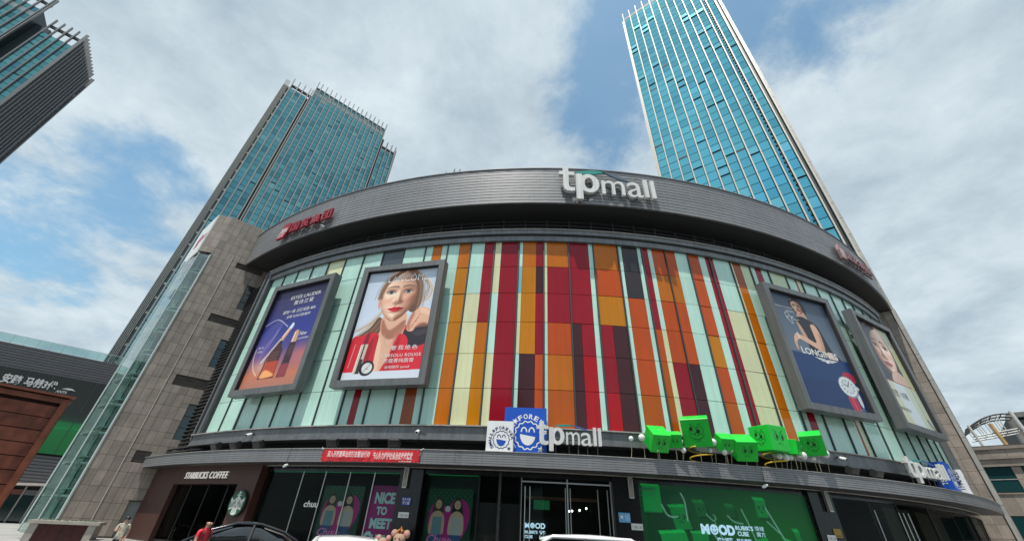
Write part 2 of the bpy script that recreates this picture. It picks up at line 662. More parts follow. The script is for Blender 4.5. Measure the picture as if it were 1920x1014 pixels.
# ------------------------------------------------------------------ the mall
mall = thing('shopping_mall', 'round fronted shopping mall with striped coloured glass, grey roof band and street canopy', 'mall', DRUM)
T_L, T_R = -.573, .6315          # ends of the glass bay
A_L, A_R = -.677, .735           # where the side walls meet the drum
DT = .0365
b = MB()
b.arc(A_L - .05, A_R + .05, 38, 46.9, 5.05, 25.2)
obj('drum_core', b, G_DARK, mall, DRUM)
b = MB()
b.arc(T_L, T_R, 47.2, 47.9, 6.3, 19.3)
obj('glass_backing', b, material('joint_dark', (.03, .036, .035), .6), mall, DRUM)
b = MB()
b.arc(A_L - .1, A_R + .1, 30, 49.1, 25.25, 25.35)
obj('roof', b, material('roof_felt', (.12, .12, .12), .9), mall, DRUM)

GC = {'m': (.50, .755, .655), 'y': (.68, .69, .42), 'Y': (.58, .68, .44), 'o': (.52, .140, .006), 'a': (.53, .190, .005),
      'd': (.45, .090, .004), 'r': (.50, .075, .010), 'c': (.29, .006, .018), 'C': (.40, .005, .010), 'n': (.055, .012, .016),
      'k': (.040, .032, .036), 'b': (.33, .075, .022), 't': (.20, .52, .58), 's': (.055, .075, .095)}
GN = {'m': 'mint', 'y': 'pale_yellow', 'Y': 'yellow_green', 'o': 'orange', 'a': 'amber', 'd': 'deep_orange', 'r': 'red_orange',
      'c': 'crimson', 'C': 'bright_red', 'n': 'maroon', 'k': 'charcoal', 'b': 'rust', 't': 'teal', 's': 'slate'}
PANEM = {k: material(GN[k] + '_glass', GC[k], .14, 0, spec=.5 if k in 'mytYs' else .28, rand=.055, noise=.05, nscale=.45, streak=.07, coat=.22 if k in 'nks' else .30 if k in 'mytY' else .12) for k in GC}
def m6(c):
    return c * 6
COLS = {i: [(0, 1, m6('m'))] for i in range(33)}
COLS.update({
    4: [(0, 1, 'ymmmmm')],
    7: [(0, .38, 'smmmmm'), (.38, .65, 'sccccc'), (.65, 1, 'smmmmm')],
    9: [(0, .33, m6('m')), (.33, .74, 'obbbbb'), (.74, 1, m6('m'))],
    10: [(0, .5, m6('m')), (.5, 1, 'oaaaoo')],
    11: [(0, .57, 'mmyyyy'), (.57, 1, 'cccoaa')],
    12: [(0, .28, 'yymmyy'), (.28, 1, m6('c'))],
    13: [(0, .16, 'mtyymm'), (.16, .7, 'oaaann'), (.7, 1, 'cnccrr')],
    14: [(0, .14, 'yyymmm'), (.14, 1, 'occrod')],
    15: [(0, .34, 'cccnnn'), (.34, .8, 'ccccCC'), (.8, 1, m6('m'))],
    16: [(0, .47, 'oraccC'), (.47, 1, 'orannn')],
    17: [(0, .17, m6('m')), (.17, .82, 'kkrrrd'), (.82, 1, m6('m'))],
    18: [(0, .27, 'cccrdd'), (.27, .45, 'mmmyyy'), (.45, 1, 'rorrcc')],
    19: [(0, .45, 'rorrnn'), (.45, 1, m6('m'))],
    20: [(0, .52, 'rrrard'), (.52, .82, m6('m')), (.82, 1, m6('c'))],
    21: [(0, .2, m6('c')), (.2, 1, 'mmyyyy')],
    22: [(0, .14, m6('y')), (.14, .54, 'booooo'), (.54, 1, 'Ymmmmm')],
    23: [(0, .28, m6('m')), (.28, .63, m6('c')), (.63, 1, m6('m'))],
    24: [(0, 1, 'Ymmmmm')],
    25: [(0, .6, m6('m')), (.6, .72, m6('b')), (.72, 1, m6('Y'))],
})
Z_GB, Z_GT = 6.47, 19.17
ROW = (Z_GT - Z_GB) / 6
BILL = [(-.4406, 6.35), (-.262, 6.15), (.316, 6.2), (.4965, 6.2)]     # billboards: angle, width
def hidden(t, row):
    if not 1 <= row <= 4:
        return False
    return any(abs(t - tb) * 48 < w / 2 - .45 for tb, w in BILL)
npan = 0
rest = {}
for i in range(33):
    ta = T_L + i * DT
    for row in range(6):
        z = Z_GT - (row + .5) * ROW
        strips = []
        for f0, f1, cols in COLS[i]:
            if strips and strips[-1][2] == cols[row]:
                strips[-1] = (strips[-1][0], f1, cols[row])
            else:
                strips.append((f0, f1, cols[row]))
        for f0, f1, c in strips:
            inset = .055
            x0 = (f0 - .5) * DT * 48 + (inset if f0 == 0 else .008)
            x1 = (f1 - .5) * DT * 48 - (inset if f1 == 1 else .008)
            tilt = Rz(rnd.gauss(0, .006)) @ Rx(rnd.gauss(0, .006))
            M = at_drum(ta + DT / 2, 47.96, z) @ T(((x0 + x1) / 2, 0, 0)) @ tilt
            if hidden(ta + DT / 2, row):
                rest.setdefault(c, MB()).box(-(x1 - x0) / 2, (x1 - x0) / 2, -.02, .02, -ROW / 2 + .015, ROW / 2 - .015, M)
            else:
                block('glass_panel', PANEM[c], mall, M, (x1 - x0, .04, ROW - .03))
                npan += 1
rb = MB()
for k, (c, q) in enumerate(rest.items()):
    rb.k = k
    rb.add(q.v, q.f)
tag(obj('panels_behind_billboards', rb, [PANEM[c] for c in rest], mall, Matrix.Identity(4)), kind='stuff')
for i in range(34):
    M = at_drum(T_L + i * DT, 47.99, (Z_GB + Z_GT) / 2)
    block('mullion', G_MULL, mall, M, (.075, .16, Z_GT - Z_GB))

# head channel over the glass, side channels, sill ledge
def arc_part(name, t0, t1, r0, r1, z0, z1, mat, smooth=False):
    q = MB()
    q.arc(t0, t1, r0, r1, z0, z1)
    return obj(name, q, mat, mall, DRUM)
arc_part('head_channel', T_L - .012, T_R + .012, 47.6, 48.2, Z_GT, 19.58, G_TRIM)
arc_part('head_channel', T_L - .012, T_R + .012, 47.0, 48.05, 19.58, 19.70, G_DARK)
arc_part('head_channel', T_L - .012, T_R + .012, 47.0, 48.34, 19.70, 20.05, G_TRIM)
arc_part('head_flange', T_L - .012, T_R + .012, 48.05, 48.42, 20.05, 20.10, CLAD)
for t, sgn in ((T_L - .007, 1), (T_R + .007, -1)):
    M = at_drum(t, 48.05, (6.2 + 20) / 2)
    block('jamb_channel', G_TRIM, mall, M, (.32, .5, 13.9))
    block('jamb_groove', G_DARK, mall, at_drum(t - sgn * .0062, 48.0, 13.1), (.18, .4, 13.8))
    block('jamb_channel', G_TRIM, mall, at_drum(t - sgn * .0118, 48.1, 13.1), (.20, .5, 14.0))
arc_part('sill_ledge', T_L - .02, T_R + .012, 47.0, 48.30, 5.77, 6.40, G_TRIM)
arc_part('sill_flange', T_L - .02, T_R + .012, 47.0, 48.42, 6.40, 6.46, CLAD)
arc_part('sill_flange', T_L - .02, T_R + .012, 47.0, 48.38, 5.70, 5.77, G_TRIM)
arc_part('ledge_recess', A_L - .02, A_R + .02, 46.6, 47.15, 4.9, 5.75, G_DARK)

# louver band under the roof
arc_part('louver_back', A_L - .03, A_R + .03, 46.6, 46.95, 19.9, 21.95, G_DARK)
for k in range(5):
    z = 20.25 + k * .36
    arc_part('louver_rail', A_L - .02, A_R + .02, 47.15, 47.3, z, z + .06, G_LOUV)
for i in range(40):
    t = A_L + (i + .5) * .0355
    if t < A_R:
        block('louver_post', G_LOUV, mall, at_drum(t, 47.22, 21.0), (.07, .12, 1.85))
# ladder-like louvers beside the glass
for t0, t1 in ((A_L - .005, T_L - .0195), (T_R + .0195, A_R + .005)):
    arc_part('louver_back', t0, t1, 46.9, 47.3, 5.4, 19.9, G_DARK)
    tm = t1 - .014 if t0 < 0 else t0 + .014
    block('louver_post', G_LOUV, mall, at_drum(tm, 47.75, 12.6), (.07, .1, 14.2))
    z = 5.6
    while z < 19.8:
        arc_part('louver_slat', t0, t1, 47.55, 47.78, z, z + .055, G_LOUV)
        z += .285
for k in range(3):
    arc_part('louver_slat', A_L - .005, T_L + .02, 48.0, 48.25, 5.2 + k * .24, 5.26 + k * .24, G_LOUV)

# roof band: clad in bent panels, thirteen courses
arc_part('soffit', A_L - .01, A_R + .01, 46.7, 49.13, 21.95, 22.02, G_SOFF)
arc_part('fascia_core', A_L - .01, A_R + .01, 48.6, 49.10, 22.02, 25.45, G_DARK)
NC = 12
for k in range(NC):
    z0 = 21.93 + k * (25.52 - 21.93) / NC
    z1 = z0 + (25.52 - 21.93) / NC - .05
    n = 3
    off = rnd.uniform(-.05, .05)
    cuts = [A_L - .006] + sorted(A_L + (A_R - A_L) * (j + .5) / n + off + rnd.uniform(-.015, .015) for j in range(n)) + [A_R + .006]
    for j in range(len(cuts) - 1):
        q = MB()
        dr = rnd.uniform(-.003, .003)
        q.arc(cuts[j] + .0003, cuts[j + 1] - .0003, 49.05, 49.2 + dr, z0, z1)
        obj('fascia_panel', q, G_SLAT, mall, DRUM)
arc_part('roof_coping', A_L - .006, A_R + .006, 48.6, 49.27, 25.50, 25.58, G_SLAT)

# street canopy
arc_part('canopy_slab', A_L, A_R - .03, 46.9, 49.05, 4.46, 5.0, G_DARK)
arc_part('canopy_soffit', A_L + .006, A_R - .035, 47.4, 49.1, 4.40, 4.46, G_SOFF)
arc_part('canopy_trim', A_L + .02, A_R - .045, 47.98, 48.04, 4.36, 4.405, CLAD)
for k in range(6):
    z0 = 4.42 + k * .106
    cuts = [A_L + .001] + [-.47 + j * .32 + rnd.uniform(-.004, .004) for j in range(4)] + [A_R - .03]
    for j in range(len(cuts) - 1):
        q = MB()
        q.arc(cuts[j] + .0002, cuts[j + 1] - .0002, 49.02, 49.2 + rnd.uniform(-.005, .005), z0, z0 + .09)
        obj('canopy_panel', q, G_SLAT, mall, DRUM)
arc_part('canopy_edge', A_L, A_R - .03, 48.9, 49.24, 5.055, 5.085, CLAD)

# ------------------------------------------------------------------ shop fronts below the canopy
RG = 47.8
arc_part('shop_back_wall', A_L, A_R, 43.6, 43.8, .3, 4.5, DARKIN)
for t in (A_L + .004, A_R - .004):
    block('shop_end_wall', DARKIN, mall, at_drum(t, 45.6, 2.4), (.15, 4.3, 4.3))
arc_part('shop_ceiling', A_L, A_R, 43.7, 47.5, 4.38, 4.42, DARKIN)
arc_part('shop_header', -.43, A_R, 47.62, 47.84, 4.12, 4.40, BLACKG)
ALU = material('black_aluminium', (.02, .02, .022), .35, .5)
def shop_pane(t0, t1, z0=.3, z1=4.12, r=RG):
    M = at_drum((t0 + t1) / 2, r, (z0 + z1) / 2)
    return block('shop_window', GLASS, mall, M, ((t1 - t0) * r - .02, .02, z1 - z0))
def post(t, z0=.3, z1=4.12, r=RG, w=.05, mat=None, name='window_frame', d=.08):
    return block(name, mat or ALU, mall, at_drum(t, r, (z0 + z1) / 2), (w, d, z1 - z0))
# coffee shop
BROWN = material('brown_shop_panel', (.060, .022, .016), .5, noise=.12, nscale=2)
RS = 48.28
arc_part('coffee_shop_wall', -.668, -.406, 47.6, RS, 3.40, 4.40, BROWN)
arc_part('coffee_shop_wall', -.668, -.583, 47.6, RS, .3, 3.40, BROWN)
arc_part('coffee_shop_wall', -.438, -.406, 47.6, RS, .3, 3.40, BROWN)
for t0, t1 in ((-.583, -.545), (-.545, -.503), (-.503, -.462), (-.462, -.438)):
    shop_pane(t0, t1, .45, 3.4, 47.95)
    post(t0, .3, 3.4, 47.97, .09)
arc_part('window_sill', -.583, -.438, 47.7, 48.1, .3, .45, ALU)
# clothes shop
for t in (-.415, -.348, -.3160, -.2830, -.2518):
    post(t, w=.035, mat=STEEL if t > -.4 else None, d=.05)
cuts = [-.42, -.39, -.348, -.3160, -.2830, -.2518, -.2186]
for a, c in zip(cuts, cuts[1:]):
    shop_pane(a, c)
GREENLED = material('green_light_strip', (.01, .22, .09), .4, emit=.35)
arc_part('light_strip', -.40, -.219, 47.55, 47.6, 4.10, 4.19, GREENLED)
arc_part('light_strip', -.19, -.131, 47.55, 47.6, 4.10, 4.19, GREENLED)
for t0, t1 in ((-.2186, -.1925), (.0095, .0366), (.2360, .2685)):
    q = MB()
    q.arc(t0, t1, 47.4, 48.02, .3, 4.40)
    obj('granite_column', q, BLACKG, mall, DRUM)
for t0, t1 in ((-.1925, -.1305), (-.1305, -.1085), (-.1085, -.0862)):
    shop_pane(t0, t1)
    post(t1, w=.07)
post(-.108, .3, 4.3, 47.86, .14, material('dark_mirror_post', (.08, .08, .085), .25, .6, noise=.3, nscale=3))
arc_part('poster_grille', -.19, -.131, 47.3, 47.32, .3, 4.1, material('teal_grille', (.006, .03, .026), .5))
arc_part('closed_panel', -.1300, -.0865, 47.55, 47.6, .3, 2.95, material('dark_red_panel', (.020, .008, .009), .5))
# entrance doors
for t0, t1 in ((-.0845, -.0620), (-.0620, -.0375), (-.0365, -.0150), (-.0150, .0075)):
    d = block('entrance_door', GLASS, mall, at_drum((t0 + t1) / 2, 47.75, 2.1), ((t1 - t0) * 47.75 - .03, .025, 3.6))
for t in (-.0855, -.0370, .0085):
    post(t, w=.06, mat=STEEL, r=47.78, name='door_frame')
arc_part('door_frame', -.0855, .0085, 47.72, 47.82, 3.92, 3.98, STEEL)
arc_part('door_frame', -.0855, .0085, 47.72, 47.82, 4.18, 4.24, ALU)
for t in (-.0813, -.0762, -.0395, -.0345, .0040, -.006):
    q = MB()
    q.tube([(0, 0, .9), (0, 0, 3.72)], .022, 6)
    for z in (1.35, 2.5, 3.3):
        q.tube([(0, 0, z), (0, .12, z)], .014, 5)
    obj('door_handle', q, STEEL, mall, at_drum(t, 47.92, 0))
q = MB()
for t, z in ((-.0300, 2.55), (-.0265, 2.57), (-.0175, 2.62), (-.0095, 2.72)):
    q.sphere((0, 0, 0), .05, 8, 6, M=at_drum(t, 45.5, z + .3))
obj('ceiling_spotlight', q, material('spot_glow', (1, .95, .85), .5, emit=6), mall, Matrix.Identity(4))
arc_part('hall_bulkhead', -.083, .006, 45.0, 45.2, 3.35, 3.5, material('hall_wood', (.16, .075, .05), .5))
arc_part('hall_screen', -.072, -.052, 44.6, 44.65, 2.9, 3.35, material('hall_green', (.01, .16, .06), .5, emit=.3))
# window right of the green display
for a, c in ((.2685, .3296), (.3296, .3803), (.3803, .45), (.45, .52), (.52, .60), (.60, .66)):
    shop_pane(a, c)
    post(c, w=.08)
for t in (.3330, .3770, .3860, .3960):
    q = MB()
    q.tube([(0, 0, .9), (0, 0, 3.7)], .022, 6)
    obj('door_handle', q, STEEL, mall, at_drum(t, 47.92, 0))
q = MB()
q.arc(.405, .47, 46.4, 46.5, .3, 4.1)
obj('inner_wall', q, material('dim_olive_wall', (.035, .035, .02), .8), mall, DRUM)
q = MB()
q.arc(.50, .60, 46.2, 46.3, .3, 4.1)
obj('inner_wall', q, material('dim_umber_wall', (.045, .028, .016), .8), mall, DRUM)

# ------------------------------------------------------------------ stone towers either side
def cut_rect(r, holes):
    out = [r]
    for hx0, hx1, hz0, hz1 in holes:
        nxt = []
        for x0, x1, z0, z1 in out:
            if hx1 <= x0 or hx0 >= x1 or hz1 <= z0 or hz0 >= z1:
                nxt.append((x0, x1, z0, z1))
                continue
            if z0 < hz0:
                nxt.append((x0, x1, z0, hz0))
            if z1 > hz1:
                nxt.append((x0, x1, hz1, z1))
            a, c = max(z0, hz0), min(z1, hz1)
            if x0 < hx0:
                nxt.append((x0, hx0, a, c))
            if x1 > hx1:
                nxt.append((hx1, x1, a, c))
        out = nxt
    return [q for q in out if q[1] - q[0] > .06 and q[3] - q[2] > .06]
PA = (CX + 49.2 * math.sin(A_L), CY - 49.2 * math.cos(A_L))
FA = wall_frame(PA, 51.5)
dA = heading(51.5)
aA = Vector((-dA.y, dA.x))
Cn = Vector(PA) - 2.66 * dA
stair = thing('stair_tower', 'brown granite stair tower with slot recesses, left of the coloured glass drum', 'tower', T((Cn.x, Cn.y, 0)))
dB = heading(74.75)
Bend = Cn - 1.16 * dB
Sd = heading(-50.6)
Send = Bend + 4.33 * Sd
holesA = [(-.58, 1.66, 15.83, 16.55), (-.70, 1.50, 10.24, 11.05), (-.60, 1.66, 21.36, 21.93), (-.70, .2, 4.70, 5.47),
          (.95, 1.75, 17.55, 20.06), (.98, 1.78, 12.12, 14.57), (.98, 1.75, 6.46, 9.06), (.33, 1.9, .3, 2.38)]
b = MB()
def core(z0, z1, poly):
    b.prism([tuple(p) for p in poly], z0, z1)
inn = aA * .30
core(0, 21.98, [Cn + inn + dA * .06, Cn + 6.5 * dA + inn, Cn + 6.5 * dA + 8 * aA, Cn + 8 * aA])
core(21.985, 26.3, [Cn + aA * .05, Bend + aA * .05 + dA * .04, Send, Cn + 8 * aA, Cn + 6.5 * dA + 8 * aA, Cn + 6.5 * dA + aA * .05])
obj('tower_core', b, MORTAR, stair, Matrix.Identity(4))
b = MB()
for x0, x1, z0, z1 in cut_rect((-2.60, 3.6, .0, 21.97), holesA):
    b.box(x0, x1, .035, .30, z0, z1, FA)
obj('wall_backing', b, MORTAR, stair, Matrix.Identity(4))
zs = [26.33]
while zs[-1] > .4:
    zs.append(zs[-1] - .928)
for j in range(9):
    x0 = -2.66 + .525 * j
    for k in range(len(zs) - 1):
        if x0 > 1.6:
            continue
        z1, z0 = zs[k], max(zs[k + 1], .02)
        for q in cut_rect((x0, x0 + .525, z0, z1), holesA):
            M = FA @ T(((q[0] + q[1]) / 2, .015 + rnd.uniform(-.002, .002), (q[2] + q[3]) / 2))
            block('stone_tile', STONE, stair, M, (q[1] - q[0] - .017, .05, q[3] - q[2] - .017))
FB = wall_frame(Cn, 74.75)
for j in range(2):
    for k in range(5):
        z1, z0 = zs[k], max(zs[k + 1], 21.99)
        if z1 - z0 < .1:
            continue
        block('stone_tile', STONE, stair, FB @ T((-.29 - .58 * j, .015, (z0 + z1) / 2)), (.567, .05, z1 - z0 - .013))
# recesses: slots coloured dark brown inside, three windows, service door
SLOT = material('slot_lining', (.085, .072, .064), .6, noise=.2)
for x0, x1, z0, z1 in holesA[:4]:
    block('slot_back', SLOT, stair, FA @ T(((x0 + x1) / 2, .13, (z0 + z1) / 2)), (x1 - x0, .03, z1 - z0))
    for k in range(4):
        block('slot_blade', SLOT, stair, FA @ T(((x0 + x1) / 2, .085, z0 + (k + .5) * (z1 - z0) / 4)), (x1 - x0, .05, .03))
WINP = material('dark_window_pane', (.012, .030, .032), .06, .0, spec=.8, rand=.3)
for x0, x1, z0, z1 in holesA[4:7]:
    h = (z1 - z0) / 3
    for k in range(3):
        block('window_pane', WINP, stair, FA @ T(((x0 + x1) / 2, .20, z0 + (k + .5) * h)) @ Rx(rnd.uniform(-.02, .02)), (x1 - x0 - .05, .02, h - .05))
    for k in range(4):
        block('window_frame', G_LOUV, stair, FA @ T(((x0 + x1) / 2, .17, min(max(z0 + k * h, z0 + .02), z1 - .02))), (x1 - x0, .05, .045))
    for x in (x0 + .02, x1 - .02):
        block('window_frame', G_LOUV, stair, FA @ T((x, .17, (z0 + z1) / 2)), (.045, .06, z1 - z0))
DOOR = material('grey_service_door', (.21, .225, .225), .5, .2, noise=.08, nscale=3)
for k in (0, 1):
    block('service_door', DOOR, stair, FA @ T((.33 + .785 * (k + .5), .14, 1.33)), (.775, .04, 2.06))
block('door_lintel', SLOT, stair, FA @ T((1.115, .02, 2.42)), (1.75, .08, .06))
# white downpipe line and corner trim
q = MB()
q.tube([(-1.1, -.03, .4), (-1.1, -.03, 22.5)], .028, 6)
obj('conduit', q, material('pale_conduit', (.50, .46, .38), .5), stair, FA)
z = 1.2
while z < 21.9:
    block('corner_trim', CLAD, stair, FA @ T((-2.70, .0, min(z + 1.45, 21.95) - (min(z + 1.45, 21.95) - z) / 2)), (.075, .13, min(1.44, 21.95 - z)))
    z += 1.45
# white sign panel on the side of the head block
FS = wall_frame(Bend, -50.6 + 180)
b = MB()
b.box(-4.33, -.02, -.09, .0, 21.75, 26.32)
obj('side_panel', b, WHITE, stair, FS)
b = MB()
b.flat([(-2.9, 23.2), (-2.0, 23.2), (-1.6, 24.3), (-2.2, 24.9), (-2.9, 24.3)], -.10)
obj('red_emblem', b, material('sign_red', (.42, .012, .03), .4, noise=.05), stair, FS)
b = MB()
add_text(b, '国贸集团', -1.5, -.3, 23.6, 24.4, -.10)
obj('panel_lettering', b, material('sign_red'  , (.4, .01, .02)), stair, FS)
b = MB()
b.prism([tuple(Cn + aA * .3), tuple(Bend), tuple(Send), tuple(Cn + aA * 5)], 21.80, 21.97)
obj('head_soffit', b, SLOT, stair, Matrix.Identity(4))

# glass lift shaft in the corner
E0 = Cn - dB * .10
E1 = Cn - dB * 1.0
sd = heading(-56)
E2 = E1 + sd * 3.0
E3 = Cn + aA * 2.6
lift = thing('glass_lift_shaft', 'green glass lift shaft rising beside the brown stair tower', 'lift shaft', T((E1.x, E1.y, 0)))
levels = [.5 + 1.94 * k for k in range(12)]
for p, q_ in ((E0, E1), (E1, E2)):
    v = (q_ - p)
    az = math.degrees(math.atan2(v.x, v.y))
    F_ = wall_frame(p, az + 180)
    for k in range(11):
        z0, z1 = levels[k], min(levels[k + 1], 21.75)
        block('glass_pane', GLASS_G, lift, F_ @ T((-v.length / 2, 0, (z0 + z1) / 2)) @ Rx(rnd.uniform(-.006, .006)), (v.length - .04, .024, z1 - z0 - .03))
SHAFT = material('shaft_steel', (.42, .50, .48), .35, .2, rand=.12)
for p in (E0, E1, E2):
    block('shaft_post', SHAFT, lift, T((p.x, p.y, 11.1)), (.09, .09, 21.4))
for p in (Cn.lerp(E3, .45), E1.lerp(E3, .4)):
    block('guide_rail', SHAFT, lift, T((p.x, p.y, 11.1)), (.12, .12, 21.2))
for k in range(12):
    z = min(levels[k], 21.7)
    b = MB()
    b.prism([tuple(E0.lerp(E3, .1)), tuple(E1.lerp(E3, .1)), tuple(E2.lerp(E3, .15)), tuple(E3)], z - .07, z + .07)
    b.prism([tuple(E0.lerp(E3, .2)), tuple(E1.lerp(E3, .2)), tuple(E2.lerp(E3, .3)), tuple(E3)], z + .38, z + .46)
    obj('shaft_ring', b, SHAFT, lift, Matrix.Identity(4))
b = MB()
b.prism([tuple(E0.lerp(E3, .55)), tuple(E1.lerp(E3, .5)), tuple(E2.lerp(E3, .45)), tuple(E3)], 13.2, 15.5)
obj('lift_car', b, material('lift_car_grey', (.18, .22, .21), .4, .3), lift, Matrix.Identity(4))
b = MB()
b.prism([tuple(Cn + aA * 2.6), tuple(Cn + aA * 2.75), tuple(E2 + aA * 1.1), tuple(E2 + aA * .95)], .3, 21.8)
obj('shaft_back_wall', b, material('shaft_dim_wall', (.30, .36, .34), .6, noise=.2), lift, Matrix.Identity(4))

# right stone pier
PR = (CX + 49.2 * math.sin(A_R), CY - 49.2 * math.cos(A_R))
FR = wall_frame(PR, 128.5)
dR = heading(128.5)
aR = Vector((-dR.y, dR.x))
PRv = Vector(PR)
pier = thing('stone_pier', 'brown granite pier with pale corner trim at the right end of the mall', 'pier', T((PR[0], PR[1], 0)))
b = MB()
b.prism([tuple(PRv - 2.4 * dR + aR * .05), tuple(PRv - .16 * dR + aR * .05), tuple(PRv - .16 * dR + aR * 3), tuple(PRv - 2.4 * dR + aR * 3)], 0, 21.94)
obj('pier_core', b, MORTAR, pier, Matrix.Identity(4))
z = 21.9
holesR = [(-1.15, -.25, .3, 2.9)]
while z > .1:
    z0 = max(z - .90, .02)
    for x0, x1 in ((-1.95, -1.43), (-1.43, -.80), (-.80, -.17)):
        for q in cut_rect((x0, x1, z0, z), holesR):
            block('stone_tile', STONE, pier, FR @ T(((q[0] + q[1]) / 2, .015 + rnd.uniform(-.002, .002), (q[2] + q[3]) / 2)), (q[1] - q[0] - .017, .05, q[3] - q[2] - .017))
    z -= .90
block('joint_strip', G_DARK, pier, FR @ T((-.14, .03, 11)), (.05, .06, 21.8))
z = .3
while z < 21.9:
    z1 = min(z + 2.42, 21.93)
    block('corner_trim', CLAD, pier, FR @ T((.035, .05, (z + z1) / 2)), (.29, .30, z1 - z - .025))
    block('corner_bead', material('bead_grey', (.16, .16, .16), .4, .3), pier, FR @ T((.205, .08, (z + z1) / 2)), (.045, .2, z1 - z - .01))
    z += 2.42
block('service_panel', material('pale_grey_panel', (.42, .43, .42), .5, noise=.1, nscale=2), pier, FR @ T((-.70, .0, 1.6)), (.88, .06, 2.58))
block('panel_rail', STEEL, pier, FR @ T((-.70, -.04, 2.35)), (.6, .03, .05))
block('panel_rail', STEEL, pier, FR @ T((-.62, -.04, 1.5)), (.04, .03, 1.65))

# ------------------------------------------------------------------ office towers
def seen_above_band(p):
    """is this point of a tower clear of the mall's roof band and inside the picture?"""
    v = Vector(p) - Vector((0, 0, CAM_Z))
    zc = v.dot(fw)
    if zc < 1:
        return False
    x, y = 960 + 735 * v.dot(rt) / zc, 507 - 735 * v.dot(up) / zc
    if not (-12 < x < 1932 and -12 < y < 1026):
        return False
    hv = Vector((v.x, v.y))
    L = hv.length
    u_ = hv / L
    bq = u_.x * CX + u_.y * CY
    disc = bq * bq - (CX * CX + CY * CY - 49.2 ** 2)
    if disc > 0:
        t = bq - math.sqrt(disc)
        pt = math.atan2(u_.x * t - CX, CY - u_.y * t)
        if A_L - .005 < pt < A_R and CAM_Z + v.z / L * t < 25.3:
            return False
    return True
def pane_mat(name, base, rough=.05):
    return material(name, base, rough, .82, spec=.6, rand=.10, noise=.06, nscale=.15)
PANE_L = [pane_mat('teal_tower_glass', (.118, .315, .36)), pane_mat('deep_teal_tower_glass', (.085, .235, .285)), pane_mat('pale_teal_tower_glass', (.18, .40, .43))]
PANE_R = [pane_mat('cyan_tower_glass', (.145, .49, .595)), pane_mat('deep_cyan_tower_glass', (.115, .42, .53)), pane_mat('pale_cyan_tower_glass', (.20, .56, .66))]
FIN_L = material('grey_fin', (.30, .31, .30), .45, .2, rand=.1, noise=.08)
FIN_F = material('dark_grey_fin', (.17, .175, .18), .45, .2, rand=.1, noise=.08)
FIN_R = material('pale_fin', (.50, .475, .43), .45, .1, rand=.06, noise=.06)
BEAM = material('tower_beam', (.07, .068, .07), .6)
TCORE = material('tower_core', (.020, .035, .040), .5)
PALEBAND = material('pale_spandrel', (.40, .46, .45), .3, .3, rand=.15)
LOUVG = material('tower_louver_stone', (.23, .225, .215), .6, rand=.1, noise=.18, streak=.3)
def tower(name, label, FR_, bays, depth, panes, finm, fin_w, fin_d, z_low, row=1.75, n_open=.035, band=None, side_fins=(), side_blank=None, open_pale=True, seed=1, side_first=False):
    """bays: (fin positions..., glass top, fin top, setback)"""
    rg = random.Random(seed)
    tw = thing(name, label, 'office tower', FR_)
    jobs, opens = [], []
    for fins, ztop, ztip, back in bays:
        x0, x1 = fins[0], fins[-1]
        b = MB()
        b.box(x0, x1, back + .30, depth - back, z_low, ztop - .1)
        obj('tower_core', b, TCORE, tw, FR_)
        # roof frame: beam and open rail above the glass
        block('roof_beam', BEAM, tw, FR_ @ T(((x0 + x1) / 2, back + .2, ztip - 2.6)), (x1 - x0, .5, .75))
        block('roof_beam', BEAM, tw, FR_ @ T(((x0 + x1) / 2, depth - back, ztip - 2.6)), (x1 - x0, .5, .75))
        for x in ([x0] if fins is bays[0][0] and x0 > -30 else []) + ([x1] if fins is bays[-1][0] else []):
            block('roof_beam', BEAM, tw, FR_ @ T((x, depth / 2, ztip - 2.6)), (.4, depth - 2 * back - .5, .75))
        for fx in fins:
            block('fin', finm, tw, FR_ @ T((fx, back - fin_d / 2 + .12, (z_low + ztip) / 2)), (fin_w, fin_d, ztip - z_low))
        for a, c in zip(fins, fins[1:]):
            if c - a < .75:
                continue
            nr = int((ztop - z_low) / row)
            for k in range(nr):
                z = ztop - (k + .5) * row
                jobs.append((FR_ @ T(((a + c) / 2 - .05, back, z)), c - a - fin_w - .12, z, k, ztop))  # pane set off-centre: the dark strip left beside each fin imitates its shadow
    jobs.sort(key=lambda j: (j[0].translation - Vector((0, 0, CAM_Z))).length)
    n = 0
    rest_ = [MB(), MB(), MB(), MB()]
    mats = list(panes) + [PALEBAND]
    for M, w, z, k, ztop in jobs:
        vis = seen_above_band(M.translation)
        q = rg.random()
        mi = 0 if q < .80 else 1 if q < .96 else 2
        if band and band[0] < ztop - z < band[1] and ztop > band[2] and (k % 2 == 1 or rg.random() < .2):
            mi = 3
        M2 = M @ Rz(rg.gauss(0, .006)) @ Rx(rg.gauss(0, .006))
        if vis and n < 300 and mi < 3:
            block('window_pane', mats[mi], tw, M2, (w, .05, row - .10))
            n += 1
        else:
            rest_[mi].box(-w / 2, w / 2, -.025, .025, -row / 2 + .05, row / 2 - .05, M2)
        if vis and rg.random() < n_open:
            opens.append((M, w))
    m_ = MB()
    for i, q in enumerate(rest_):
        m_.k = i
        m_.add(q.v, q.f)
    tag(obj('upper_window_panes', m_, mats, tw, Matrix.Identity(4)), kind='stuff')
    # tilted open lights: a dark slot with a bright leaf
    for M, w in opens[:48]:
        block('open_slot', G_DARK, tw, M @ T((0, -.04, -row * .42)), (w, .06, .30))
        if rg.random() < .75:
            block('open_leaf', panes[2] if open_pale and rg.random() < .35 else panes[0], tw, M @ T((0, -.15, -row * .12)) @ Rx(-.045), (w, .04, row * .62))
    xl = bays[0][0][0]
    xr = bays[-1][0][-1]
    for sx, ys, zt in side_fins:
        for y in ys:
            block('fin', finm, tw, FR_ @ T((sx, y, (z_low + zt) / 2)), (fin_d, fin_w, zt - z_low))
    return tw
